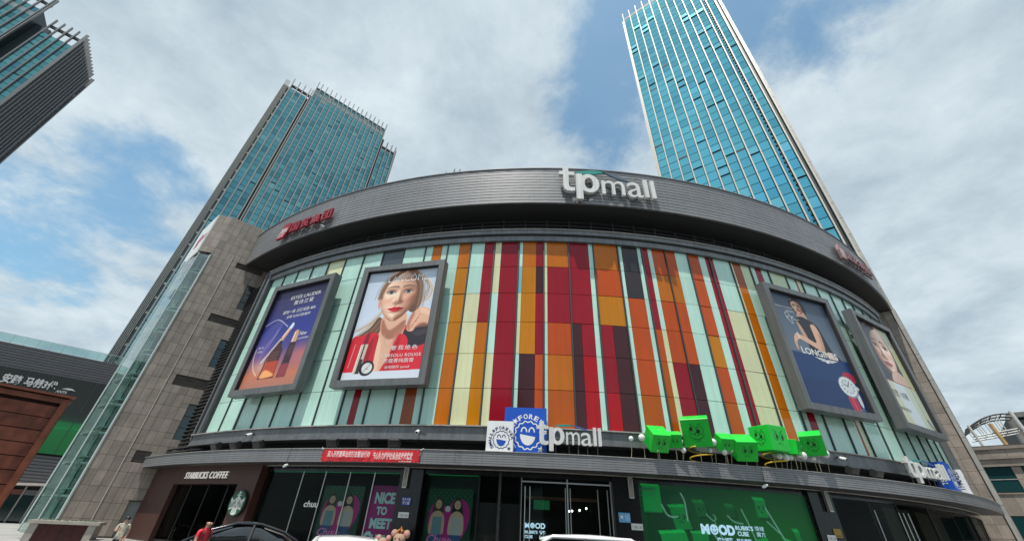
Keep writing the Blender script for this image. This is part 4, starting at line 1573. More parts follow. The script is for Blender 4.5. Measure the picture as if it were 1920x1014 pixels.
put(bb, BM, pw, ph, '即刻一抹 泛红减退-48%', .26, .86, .245, .285, LETW)
put(bb, BM, pw, ph, '全新 SOS闪修精华', .36, .80, .305, .338, LETW)
put(bb, BM, pw, ph, 'New', .74, .87, .505, .545, LETW, shear=.25)
put(bb, BM, pw, ph, 'SOS闪修精华', .74, .93, .565, .585, LETW)
put(bb, BM, pw, ph, '第七代', .05, .15, .60, .62, LETW)
put(bb, BM, pw, ph, '小棕瓶', .05, .15, .64, .66, LETW)

# 2: portrait with red lips and jacket
c = Canvas(5.0, 7.5, 190)
c.grad([(0, rgb(196, 210, 228)), (.5, rgb(212, 224, 242)), (1, rgb(222, 230, 244))])
hair, hairl = np.array(rgb(104, 76, 58)), np.array(rgb(178, 142, 110))
skin = rgb(244, 198, 172)
sk = np.array(skin)
strands(c, [[(.32, .40), (.20, .50), (.02, .58)], [(.30, .46), (.18, .55), (.0, .66)]], 26, hairl, 1, .005, .012, .6)
c.poly([(.30, .46), (.20, .56), (.04, .645), (.1, .69), (.3, .66), (.40, .54)], hair)
strands(c, [[(.34, .48), (.24, .58), (.06, .66)], [(.36, .52), (.26, .62), (.12, .68)]], 40, hair * 1.25, 2, .006, .016, .5)
c.poly([(.25, .30), (.245, .20), (.31, .07), (.42, .0), (.56, -.03), (.70, .03), (.79, .14), (.82, .30), (.79, .42), (.66, .40), (.40, .14)], hair)
strands(c, [[(.56, -.01), (.36, .05), (.27, .16), (.252, .28)], [(.57, -.01), (.74, .06), (.81, .22), (.79, .38)], [(.57, .0), (.68, .08), (.76, .2), (.77, .36)]], 90, hair * 1.2, 3, .006, .018, .5)
strands(c, [[(.68, .03), (.86, .12), (.95, .22), (.92, .31), (.84, .35)], [(.66, .03), (.82, .10), (.90, .20), (.86, .32)]], 16, hairl, 4, .006, .012, .75)
c.poly([(0, .665), (.14, .62), (.30, .60), (.38, .68), (.5, .95), (.44, 1), (0, 1)], rgb(216, 34, 52))
c.poly([(.62, .58), (.72, .56), (.86, .64), (1, .60), (1, 1), (.45, 1)], rgb(224, 40, 58))
c.poly([(.68, .60), (.80, .575), (1, .545), (1, .70), (.86, .74), (.72, .72)], rgb(50, 42, 52), blur=1)
c.poly([(.78, .62), (.9, .60), (1, .585), (1, .62), (.88, .65)], rgb(84, 74, 86), blur=4, a=.6)
c.poly([(.36, .46), (.35, .60), (.27, .68), (.30, .80), (.36, .98), (.47, .99), (.60, .80), (.67, .62), (.66, .44)], sk * np.array([.95, .92, .90]))
c.poly([(.30, .70), (.36, .64), (.42, .74), (.44, .97), (.36, .97)], np.minimum(sk * 1.04, 1), blur=4, a=.8)
c.poly([(.36, .48), (.48, .585), (.66, .50), (.66, .60), (.56, .66), (.46, .66), (.37, .59)], sk * np.array([.68, .53, .48]), a=.85, blur=6)
c.poly([(.56, .62), (.66, .58), (.62, .74), (.54, .88), (.50, .92), (.56, .76)], sk * np.array([.80, .66, .62]), a=.6, blur=5)
c.line([(.43, .62), (.46, .70), (.50, .735)], .012, sk * .82, a=.5)
c.line([(.58, .64), (.545, .71), (.51, .735)], .012, sk * .80, a=.5)
c.poly([(.35, .62), (.23, .72), (.18, 1), (.37, 1), (.355, .80)], rgb(200, 28, 46), blur=1)
c.poly([(.24, .74), (.30, .66), (.27, .98), (.22, .98)], rgb(150, 14, 32), blur=6, a=.7)
c.poly([(.62, .63), (.54, .82), (.46, 1), (.72, 1), (.76, .70)], rgb(224, 38, 54))
c.poly([(.60, .72), (.66, .68), (.58, .96), (.52, .98)], rgb(168, 18, 36), blur=5, a=.6)
c.line([(.352, .64), (.362, .84), (.38, .97)], .010, rgb(130, 12, 26), a=.7)
c.line([(.645, .63), (.56, .84), (.50, .98)], .010, rgb(130, 12, 26), a=.7)
face(c, .505, .222, .515, .285, skin, rgb(92, 62, 46), rgb(212, 22, 40), tilt=-.05)
c.poly([(.240, .29), (.238, .20), (.32, .06), (.50, -.01), (.42, .06), (.315, .14), (.270, .22), (.256, .29)], hair, a=.95, blur=1)
c.poly([(.243, .27), (.232, .31), (.245, .36), (.268, .38), (.272, .30)], sk * np.array([.92, .80, .76]))
c.poly([(.60, .0), (.74, .08), (.82, .26), (.80, .42), (.765, .42), (.772, .26), (.70, .12)], hair, a=.95, blur=1)
strands(c, [[(.52, .0), (.37, .06), (.275, .16), (.248, .28)], [(.58, .0), (.72, .09), (.785, .22), (.785, .40)]], 60, hair * 1.3, 6, .005, .010, .55)
hand = sk * np.array([.97, .93, .91])
c.poly([(.72, .60), (.70, .54), (.735, .46), (.79, .41), (.855, .385), (.93, .40), (1.0, .44), (1, .555), (.90, .54), (.84, .555), (.79, .605)], hand)
c.poly([(.70, .55), (.72, .47), (.765, .42), (.775, .46), (.745, .53), (.74, .60)], sk * np.array([.74, .58, .54]), a=.8, blur=4)
c.poly([(.83, .40), (.92, .405), (1, .45), (1, .48), (.90, .45)], np.minimum(sk * 1.05, 1), a=.8, blur=3)
c.poly([(.80, .585), (.88, .535), (1, .55), (1, .57), (.86, .575)], sk * np.array([.66, .5, .46]), a=.8, blur=3)
for k in range(4):
    c.line([(.735 + .026 * k, .600 - .028 * k), (.772 + .024 * k, .555 - .030 * k), (.815 + .02 * k, .515 - .028 * k)], .009, sk * np.array([.66, .50, .45]), a=.65)
    c.ell(.795 + .024 * k, .535 - .032 * k, .018, .012, np.minimum(sk * 1.06, 1), a=.7, soft=1)
c.poly([(0, .935), (1, .93), (1, 1), (0, 1)], rgb(222, 230, 242), smooth=False)
c.line([(.07, .70), (.05, .90)], .008, rgb(250, 210, 210), a=.8)
c.poly([(.17, .70), (.185, .62), (.215, .585), (.235, .60), (.235, .70)], rgb(140, 20, 50), smooth=False)
c.poly([(.13, .95), (.155, .70), (.245, .70), (.22, .95)], rgb(206, 196, 180), smooth=False)
c.poly([(.165, .95), (.19, .70), (.205, .70), (.185, .95)], rgb(34, 30, 34), smooth=False)
c.poly([(.17, .95), (.18, .83), (.225, .83), (.21, .95)], rgb(60, 48, 48), smooth=False)
c.line([(.155, .71), (.135, .94)], .012, rgb(250, 244, 236))
c.ell(.30, .905, .095, .062, rgb(24, 24, 28), soft=.1)
c.ell(.305, .905, .068, .045, rgb(226, 226, 226), soft=.15)
c.line([(.27, .93), (.31, .90), (.34, .87)], .008, rgb(120, 120, 124))
c.line([(.29, .905), (.32, .915)], .006, rgb(120, 120, 124))
bb, BM, pw, ph = billboard(-.262, 6.15, 'framed billboard of a woman with red lips and red jacket, chin on hand', c)
put(bb, BM, pw, ph, 'LANCÔME', .30, .86, .035, .115, LETW, spacing=1.05)
put(bb, BM, pw, ph, '奢我绝色', .56, .90, .725, .765, LETW, spacing=1.3)
put(bb, BM, pw, ph, "L'ABSOLU ROUGE", .46, .96, .795, .822, LETW, spacing=1.1)
put(bb, BM, pw, ph, '兰蔻菁纯唇膏', .50, .88, .835, .870, LETW)
put(bb, BM, pw, ph, '金阳国贸 tpmall', .53, .84, .893, .920, LETW)

# 3: watch poster, slate above navy
c = Canvas(5.1, 7.5, 170)
c.grad([(0, rgb(66, 78, 98)), (.3, rgb(90, 104, 122)), (.56, rgb(104, 116, 132)), (.575, rgb(22, 54, 102)), (.8, rgb(24, 60, 112)), (1, rgb(18, 44, 92))])
sk = np.array(rgb(222, 176, 150))
c.poly([(.35, .13), (.33, .07), (.38, .02), (.48, .0), (.57, .03), (.61, .10), (.58, .17), (.50, .19), (.40, .17)], rgb(46, 36, 36))
c.poly([(.42, .17), (.41, .24), (.56, .25), (.55, .15)], sk * .86)
face(c, .455, .095, .19, .082, sk, rgb(52, 36, 32), rgb(168, 50, 58), tilt=.2)
c.poly([(.345, .10), (.37, .045), (.46, .012), (.56, .05), (.60, .13), (.56, .14), (.53, .07), (.46, .045), (.39, .06)], rgb(44, 33, 32))
c.poly([(.35, .24), (.46, .20), (.57, .215), (.70, .26), (.74, .34), (.80, .50), (.90, .575), (.60, .58), (.42, .56), (.41, .42), (.36, .32)], rgb(34, 33, 40))
c.poly([(.35, .26), (.40, .30), (.44, .40), (.43, .46), (.39, .44), (.36, .36)], sk * .88)
c.poly([(.58, .27), (.66, .26), (.70, .34), (.685, .46), (.655, .52), (.60, .515), (.42, .465), (.27, .425), (.275, .39), (.42, .41), (.56, .44), (.575, .36)], sk)
c.poly([(.66, .34), (.70, .36), (.685, .46), (.655, .52), (.61, .51), (.64, .44)], sk * .78, a=.6, blur=2)
c.poly([(.29, .385), (.23, .40), (.18, .46), (.175, .53), (.20, .545), (.215, .49), (.25, .45), (.29, .43)], sk)
c.line([(.20, .47), (.185, .54)], .010, sk * .75, a=.7)
c.line([(.22, .47), (.21, .53)], .010, sk * .75, a=.7)
c.line([(.285, .38), (.295, .43)], .018, rgb(220, 220, 226))
c.poly([(.66, .53), (.74, .51), (.84, .57), (.70, .58)], sk)
c.poly([(0, .572), (1, .572), (1, 1), (0, 1)], rgb(22, 56, 106), smooth=False)
c.poly([(0, .8), (1, .75), (1, 1), (0, 1)], rgb(16, 42, 88), smooth=False, blur=12, a=.5)
c.poly([(.80, .69), (.90, .665), (1.0, .69), (1.0, .74), (.93, .76), (.82, .74)], rgb(170, 40, 70))
c.poly([(.74, .88), (.86, .88), (.87, 1.0), (.755, 1.0)], rgb(178, 44, 70))
c.line([(.80, .88), (.81, .99)], .02, rgb(220, 110, 130), a=.6)
c.poly([(.90, .86), (.95, .85), (.955, .92), (.93, .965), (.90, .93)], rgb(206, 210, 216))
c.ell(.815, .80, .155, .090, rgb(140, 150, 160), soft=.08)
c.ell(.81, .797, .138, .080, rgb(226, 230, 232), soft=.08)
c.ell(.81, .797, .110, .062, rgb(206, 214, 218), soft=.12)
for k in range(12):
    a = k * PI / 6
    c.line([(.81 + .085 * math.cos(a), .797 + .048 * math.sin(a)), (.81 + .105 * math.cos(a), .797 + .060 * math.sin(a))], .010, rgb(96, 110, 124))
c.line([(.81, .797), (.84, .765)], .012, rgb(50, 60, 80))
c.line([(.81, .797), (.755, .78)], .010, rgb(50, 60, 80))
c.ell(.97, .80, .022, .016, rgb(216, 220, 224))
bb, BM, pw, ph = billboard(.316, 6.2, 'framed billboard of a woman in black above a silver wristwatch on navy blue', c)
put(bb, BM, pw, ph, 'LONGINES', .24, .84, .512, .572, LETW, bold=.02)
b = MB()
for sx in (-1, 1):
    for k in range(3):
        x, z = uv(pw, ph, .62, .585 + .010 * k)
        b.flat([(x + sx * .1, z), (x + sx * (1.0 - .22 * k), z + .02), (x + sx * (.94 - .22 * k), z - .035), (x + sx * .1, z - .05)], 0)
x, z = uv(pw, ph, .62, .605)
b.flat([(x - .12, z + .1), (x + .12, z + .1), (x + .12, z - .12), (x - .12, z - .12)], 0)
obj('winged_emblem', b, LETW, bb, BM)
put(bb, BM, pw, ph, 'Elegance is an attitude', .07, .36, .128, .148, LETW)
put(bb, BM, pw, ph, '优雅态度 真我个性', .22, .37, .165, .180, LETW)
b = MB()
for pts in ([(.20, .26), (.19, .20), (.24, .19), (.25, .23), (.20, .24), (.27, .30), (.27, .22)], [(.27, .26), (.30, .22), (.31, .25), (.40, .245)]):
    b.ribbon([uv(pw, ph, *p) for p in catmull(np.array(pts), False, 5)], .035, 0)
obj('signature', b, LETW, bb, BM)
put(bb, BM, pw, ph, 'longines.cn', .85, .94, .975, .985, LETW)

# 4: close portrait over pale yellow
c = Canvas(5.1, 7.5, 130)
c.grad([(0, rgb(206, 212, 196)), (.5, rgb(196, 200, 150)), (.6, rgb(214, 212, 176)), (1, rgb(196, 200, 180))])
c.poly([(.0, .0), (.62, .0), (.80, .16), (.84, .40), (.70, .60), (.10, .60), (-.05, .3)], rgb(58, 58, 64))
face(c, .50, .235, .60, .295, rgb(236, 200, 182), rgb(54, 44, 44), rgb(176, 84, 86), tilt=.06, light=(.5, -.3, .8), iris=rgb(50, 40, 38))
c.poly([(.12, .30), (.18, .10), (.40, .0), (.62, .02), (.40, .08), (.27, .20), (.24, .36), (.26, .6), (.08, .6)], rgb(50, 48, 54))
strands(c, [[(.56, .0), (.30, .12), (.20, .32), (.16, .58)], [(.5, .0), (.24, .1), (.12, .3), (.08, .56)]], 50, np.array(rgb(66, 62, 68)), 8, .007, .03, .5)
c.poly([(.40, .60), (.52, .48), (.70, .47), (.86, .52), (1.0, .60)], rgb(220, 182, 164))
for k in range(4):
    c.line([(.55 + .07 * k, .585), (.60 + .07 * k, .53), (.66 + .05 * k, .49)], .012, rgb(176, 132, 116), a=.7)
c.poly([(0, .60), (1, .60), (1, 1), (0, 1)], rgb(204, 204, 176), smooth=False)
c.poly([(.30, .60), (.62, .60), (.72, 1), (.38, 1)], rgb(208, 218, 224), smooth=False, blur=4)
c.poly([(.62, .60), (1, .60), (1, 1), (.72, 1)], rgb(196, 206, 186), smooth=False, blur=5)
c.line([(0, .602), (1, .602)], .014, rgb(150, 40, 36))
c.line([(.86, .3), (.84, .6), (.86, 1)], .012, rgb(120, 100, 70))
c.line([(.88, .90), (.97, .99)], .03, rgb(40, 50, 120))
c.poly([(.82, .30), (.95, .2), (1, .2), (1, .58), (.85, .58)], rgb(190, 194, 150), blur=4)
bb, BM, pw, ph = billboard(.4965, 6.2, 'framed billboard of a dark haired woman touching her cheek over pale yellow', c)
put(bb, BM, pw, ph, '资生堂｜小白瓶', .10, .58, .685, .755, LETD)
put(bb, BM, pw, ph, '焕亮透白', .14, .44, .845, .875, LETD)

# ------------------------------------------------------------------ signs
SIGNW = material('sign_face_white', (.66, .66, .65), .4, noise=.06, nscale=3, streak=.12)
REDS = material('sign_red_acrylic', (.31, .012, .028), .35, noise=.08)
REDP = material('sign_faded_red', (.24, .105, .11), .4, noise=.15, nscale=3)
BROWNL = material('sign_dark_letters', (.07, .045, .045), .4)
TEAL = material('swoosh_teal', (.02, .26, .22), .35)
SLATE = material('swoosh_slate', (.08, .12, .16), .35)
BLUEV = material('swoosh_blue', (.06, .11, .33), .35)
def swoosh(t, M, x0, x1, z, h, dip, mats, d=.12):
    n = 14
    for part, (a, c) in enumerate(((0, .56), (.50, 1))):
        pts = []
        for i in range(n + 1):
            f = a + (c - a) * i / n
            x = x0 + (x1 - x0) * f
            pts.append((x, z + h * math.sin(PI * (.15 + .78 * f)) - dip * f))
        th = [.02 + (h * .42 if part == 0 else h * .32) * math.sin(PI * i / n) for i in range(n + 1)]
        poly = pts + [(p[0], p[1] - w) for p, w in zip(pts[::-1], th[::-1])]
        b = MB()
        y = -.05 * part
        for i in range(n):
            q = [pts[i], pts[i + 1], (pts[i + 1][0], pts[i + 1][1] - th[i + 1]), (pts[i][0], pts[i][1] - th[i])]
            b.add([(p[0], y - d, p[1]) for p in q] + [(p[0], y, p[1]) for p in q], [(0, 3, 2, 1), (4, 5, 6, 7), (0, 1, 5, 4), (3, 7, 6, 2)])
        obj('swoosh', b, mats[part], t, M)
FLIP = Matrix(((1, 0, 0, 0), (0, 0, -1, 0), (0, 1, 0, 0), (0, 0, 0, 1)))
def bold_letter(mb, ch, x0, x1, z0, z1, y, depth):
    """heavy grotesque t or p in the box, back at y, front towards -Y"""
    w, h = x1 - x0, z1 - z0
    Mt = T((x0, y, z0)) @ FLIP
    if ch == 't':
        P = [(.26, 1), (.26, .80), (0, .80), (0, .66), (.26, .66), (.26, .20), (.32, .07), (.48, 0), (.75, -.01), (1, .02), (1, .16), (.80, .14), (.66, .17), (.62, .25), (.62, .66), (1, .66), (1, .80), (.62, .80), (.62, 1)]
        mb.prism([(a * w, b_ * h) for a, b_ in P], 0, depth, Mt)
    else:
        mb.prism([(0, 0), (.28 * w, 0), (.28 * w, h), (0, h)], 0, depth, Mt)
        n = 28
        V, F = [], []
        for k in range(n):
            a = 2 * PI * k / n
            for rx_, rz_ in ((.45, .365), (.185, .225)):
                for d_ in (0, depth - .003):
                    V.append(((.55 + rx_ * math.cos(a)) * w, (.635 + rz_ * math.sin(a)) * h, d_))
        for k in range(n):
            i, j = 4 * k, 4 * ((k + 1) % n)
            F += [(i, j, j + 1, i + 1), (i + 3, j + 3, j + 2, i + 2), (i + 1, j + 1, j + 3, i + 3), (i + 2, j + 2, j, i)]
        mb.add(V, F, Mt)
# big letters on the roof band
M = at_drum(.033, 49.24, 0)
sg = thing('roof_sign', 'large white 3D letters reading tp mall on the grey roof band', 'sign', M @ T((0, 0, 22.5)))
def lx(t):
    return 49.5 * (t - .033)
for ch, x0, x1, z0, z1 in (('t', lx(-.0403), lx(-.0172), 22.66, 25.15), ('p', lx(-.0150), lx(.0202), 21.92, 24.52),
                           ('m', lx(.0240), lx(.0585), 22.62, 24.02), ('a', lx(.0625), lx(.0855), 22.50, 24.05),
                           ('l', lx(.0885), lx(.0945), 22.60, 24.42), ('l', lx(.0990), lx(.1050), 22.55, 24.36)):
    b = MB()
    if ch in 'tp':
        bold_letter(b, ch, x0, x1, z0, z1, -.16, .26)
    else:
        add_text(b, ch, x0, x1, z0, z1, -.16, depth=.24, bold=0)
    obj('letter', b, SIGNW, sg, M)
    for z in (z0 + .4, z1 - .4):
        block('letter_standoff', G_MULL, sg, M @ T(((x0 + x1) / 2, -.08, z)), (.07, .18, .07))
swoosh(sg, M @ T((0, -.2, 0)), lx(-.0150), lx(.0690), 24.32, .95, .45, (TEAL, SLATE))
# group names at the ends of the band
def group_sign(tc, label, name_w, M, face, logo):
    s_ = thing('group_sign', label, 'sign', M @ T((0, 0, 22.6)))
    w = name_w
    b = MB()
    b.prism([(-w * .5, 22.25), (-w * .36, 22.35), (-w * .31, 23.2), (-w * .315, 23.85), (-w * .36, 23.98), (-w * .45, 23.8), (-w * .49, 23.2)], 0, .18, Matrix(((1, 0, 0, 0), (0, 0, -1, -.12), (0, 1, 0, 0), (0, 0, 0, 1))))
    obj('emblem', b, logo, s_, M)
    b = MB()
    for k in range(3):
        x = -w * .47 + k * w * .042
        b.ribbon([(x - .10, 22.40), (x + .02, 23.1), (x + .10, 23.35), (x + .24, 23.40 - .05 * k), (x + .22, 22.9)], .075, -.305)
    obj('emblem_stroke', b, LETW, s_, M)
    for k, ch in enumerate('国贸集团'):
        x0 = -w * .29 + k * w * .20
        b = MB()
        add_text(b, ch, x0, x0 + w * .165, 22.72, 23.75, -.12, depth=.16, bold=.02)
        obj('character', b, face, s_, M)
    b = MB()
    add_text(b, 'GUOMAO GROUP', -w * .29, w * .48, 22.28, 22.56, -.10, depth=.08)
    obj('small_line', b, BROWNL, s_, M)
    for x in (-w * .4, -w * .2, 0, w * .2, w * .4):
        block('letter_standoff', G_MULL, s_, M @ T((x, -.05, 22.9)), (.06, .12, .06))
group_sign(-.488, 'red emblem and Chinese characters at the left end of the roof band', 6.6, at_drum(-.488, 49.22, 0), REDS, REDS)
group_sign(.537, 'faded pink emblem and Chinese characters at the right end of the roof band', 6.2, at_drum(.537, 49.22, 0), REDP, REDP)
# small dome lamp below the left group sign
def cctv(M, label, group='cameras and small lamps on the front'):
    t_ = thing('security_camera', label, 'camera', M, group)
    b = MB()
    b.box(-.04, .04, -.14, .05, .05, .12)
    obj('bracket', b, G_TRIM, t_, M)
    b = MB()
    b.tube([(0, -.10, .06), (.02, -.26, -.02), (.05, -.44, -.08)], [.085, .10, .09], 10)
    obj('housing', b, WHITE, t_, M, smooth=True)
    b = MB()
    b.tube([(.05, -.44, -.08), (.052, -.452, -.084)], .065, 10)
    obj('lens', b, BLACKG, t_, M)
for t_, lab in ((-.4435, 'white security camera on the sill ledge left of the red banner'), (-.2028, 'white security camera on the sill ledge above the end of the red banner'),
                (.2916, 'white security camera on the sill ledge right of the green cubes')):
    cctv(at_drum(t_, 48.32, 6.05), lab)
cctv(at_drum(-.437, 49.2, 22.0), 'tiny white security camera under the left group sign on the roof band')

# letters on the canopy
def low_sign(label, t0, t1, zb, zt, turn=0.):
    tc_ = (t0 + t1) / 2
    M = at_drum(tc_, 49.0, 0) @ Rz(turn)
    k_ = 49.0
    w = (t1 - t0) * k_
    s_ = thing('canopy_sign', label, 'sign', M @ T((0, 0, 5.06)))
    h = zt - zb
    for ch, a, c, p, q in (('t', 0, .185, .2, 1.0), ('p', .195, .43, 0, .80), ('m', .455, .66, .24, .66), ('a', .68, .85, .22, .66), ('l', .87, .915, .235, .85), ('l', .945, .99, .235, .84)):
        b = MB()
        if ch in 'tp':
            bold_letter(b, ch, (a - .5) * w, (c - .5) * w, zb + p * h, zb + q * h, 0 if ch == 'p' else -.03, .20)
        else:
            add_text(b, ch, (a - .5) * w, (c - .5) * w, zb + p * h, zb + q * h, 0, depth=.20, bold=0)
        obj('letter', b, SIGNW, s_, M)
    for a in (.10, .30, .50, .64, .78, .93):
        b = MB()
        b.tube([((a - .5) * w, .02, 5.05), ((a - .5) * w, .02, zb + .45 * h)], .022, 6)
        obj('post', b, G_LOUV, s_, M)
    b = MB()
    b.tube([(-.48 * w, .04, zb + .42 * h), (.48 * w, .04, zb + .42 * h)], .02, 6)
    obj('rail', b, G_LOUV, s_, M)
    swoosh(s_, M @ T((0, 0, 0)), -.22 * w, .30 * w, zb + .82 * h, .22, .14, (TEAL, BLUEV), d=.05)
low_sign('white tp mall letters on posts on the canopy beside the blue paper bag', -.0705, -.0030, 5.20, 6.60)
low_sign('white tp mall letters on posts near the right end of the canopy', .3925, .4600, 5.22, 6.62, -.16)

# coffee shop lettering and round logo
M = at_drum(-.5085, 48.30, 0)
sg = thing('shop_sign', 'STARBUCKS COFFEE letters on the brown shop front', 'sign', M @ T((0, 0, 3.7)))
b = MB()
add_text(b, 'STARBUCKS', -2.30, .30, 3.68, 4.06, -.02, depth=.05, bold=0, spacing=1.12, bend=48.3)
add_text(b, 'COFFEE', .52, 2.30, 3.68, 4.06, -.02, depth=.05, bold=0, spacing=1.12, bend=48.3)
obj('letters', b, material('sign_cream', (.74, .72, .66), .4, emit=.35), sg, M)  # slight glow added to brighten the letters under the canopy
b = MB()
b.box(-2.3, 2.3, -.02, .03, 3.66, 3.70)
obj('mounting_rail', b, BROWN, sg, M)
M = at_drum(-.4228, 48.42, 2.44)
lg = thing('round_logo', 'round green and white coffee shop logo on the brown pillar', 'sign', M)
b = MB()
b.disc((0, .14, 0), .66, .14, 36)
obj('disc', b, material('logo_black', (.012, .014, .013), .35), lg, M)
LG = material('logo_green', (.012, .10, .05), .4)
b = MB()
b.disc((0, -.001, 0), .60, .012, 36)
obj('green_field', b, LG, lg, M)
b = MB()
for sx in (-1, 1):                                     # crowned figure with wavy hair and two tails, drawn in flat strokes
    for k in range(4):
        x = .20 + .085 * k
        b.ribbon([(sx * (x - .05), .25 - .05 * k), (sx * (x + .03), .08 - .06 * k), (sx * (x - .03), -.10 - .05 * k), (sx * (x + .02), -.28 - .01 * k)], .045, -.018)
    b.flat([(sx * .40, -.02), (sx * .52, .10), (sx * .55, .28), (sx * .47, .24), (sx * .36, .16)], -.016)
b.flat([(.15 * math.cos(a * PI / 8), .16 + .19 * math.sin(a * PI / 8)) for a in range(16)], -.019)
b.flat([(-.12, -.02), (.12, -.02), (.22, -.5), (.08, -.57), (-.08, -.57), (-.22, -.5)], -.017)
b.flat([(-.16, .36), (.16, .36), (.17, .41), (-.17, .41)], -.017)
b.flat([(.12 * math.cos(PI / 2 + k * PI / 2.5 * (1 if k % 1 == 0 else 1)) * (1 if k % 2 == 0 else .45), .49 + .11 * math.sin(PI / 2 + k * PI / 2.5) * (1 if k % 2 == 0 else .45)) for k in range(5)], -.017)
obj('figure', b, material('logo_white', (.66, .67, .64), .4), lg, M)
b = MB()
b.ribbon([(-.07, .20), (-.03, .215)], .02, -.022)
b.ribbon([(.03, .215), (.07, .20)], .02, -.022)
b.ribbon([(0, .2), (.012, .13)], .015, -.022)
b.ribbon([(-.045, .075), (0, .06), (.045, .075)], .02, -.022)
b.ribbon([(0, -.05), (0, -.45)], .02, -.022)
for sx in (-1, 1):
    b.ribbon([(sx * .03, -.12), (sx * .09, -.3), (sx * .12, -.48)], .02, -.022)
obj('figure_lines', b, LG, lg, M)

# ------------------------------------------------------------------ red slogan banner on the canopy edge
M = at_drum(-.2466, 49.245, 0)
bn = thing('banner', 'red cloth banner with white Chinese slogan tied along the canopy edge', 'banner', M @ T((0, 0, 4.75)))
nx, nz = 90, 8
V, F = [], []
for j in range(nz + 1):
    for i in range(nx + 1):
        x = (i / nx - .5) * 5.62
        z = 5.01 - .57 * j / nz - .01 * math.sin(i * .5)
        e = abs(i / nx - .5) * 2
        rip = .012 * math.sin(i * .9 + j * .8) * (1 - e) + .045 * e ** 6 * math.sin(j * 2.3 + i * 1.7) + .02 * math.sin(i * .23)
        r_ = 49.27 + rip
        V.append((r_ * math.sin(x / 49.27), 49.245 - r_ * math.cos(x / 49.27), z))
for j in range(nz):
    for i in range(nx):
        a = j * (nx + 1) + i
        F.append((a, a + nx + 1, a + nx + 2, a + 1))
obj('cloth', MB().add(V, F), material('banner_red', (.62, .022, .035), .65, noise=.12, nscale=4), bn, M, smooth=True)
b = MB()
add_text(b, '深入开展夏季治安打击整治行动', -2.42, .10, 4.60, 4.93, -.10, bold=.02, bend=49.2)
add_text(b, '齐心协力维护社会治安持续稳定', .28, 2.46, 4.55, 4.90, -.10, bold=.02, bend=49.2)
add_text(b, '公安分局宣', 1.75, 2.44, 4.44, 4.51, -.10, bold=.01, bend=49.2)
obj('slogan', b, material('slogan_white', (.80, .66, .66), .6), bn, M)
for s_ in (-1, 1):
    b = MB()
    b.tube([(s_ * 2.8, -.05 + .08, 5.0), (s_ * 2.95, .11, 5.12)], .012, 5)
    obj('tie_string', b, LETW, bn, M)

# ------------------------------------------------------------------ floodlights on the canopy
FLB = material('floodlight_body', (.045, .048, .05), .5, .4)
for i, t in enumerate((-.4878, -.4492, -.4082, -.2989, -.2599, -.2230, .2890, .3273)):
    M = at_drum(t, 48.95, 5.10)
    lab = ['leftmost floodlight on the canopy, over the coffee shop sign', 'second floodlight on the canopy, left of the red banner', 'third floodlight on the canopy, nearest the left end of the red banner',
           'floodlight above the left part of the red banner', 'floodlight above the middle of the red banner', 'floodlight above the right part of the red banner',
           'floodlight on the canopy just right of the green cubes', 'floodlight on the canopy just left of the far tp mall letters'][i]
    f_ = thing('floodlight', lab, 'floodlight', M, 'floodlights standing on the canopy edge')
    Mr = M @ T((0, 0, .30)) @ Rx(.6)
    b = MB()
    b.box(-.27, .27, -.13, .13, -.20, .20)
    b.box(-.30, .30, -.17, -.13, -.23, .23)
    obj('housing', b, FLB, f_, Mr)
    b = MB()
    for k in range(5):
        b.box(-.22 + .1 * k, -.19 + .1 * k, .13, .2, -.17, .17)
    obj('cooling_fin', b, FLB, f_, Mr)
    block('lens', BLACKG, f_, Mr @ T((0, -.175, 0)), (.5, .012, .38))
    b = MB()
    b.tube([(-.31, 0, .30), (-.31, 0, 0), (.31, 0, 0), (.31, 0, .30)], .02, 5)
    obj('yoke', b, FLB, f_, M)

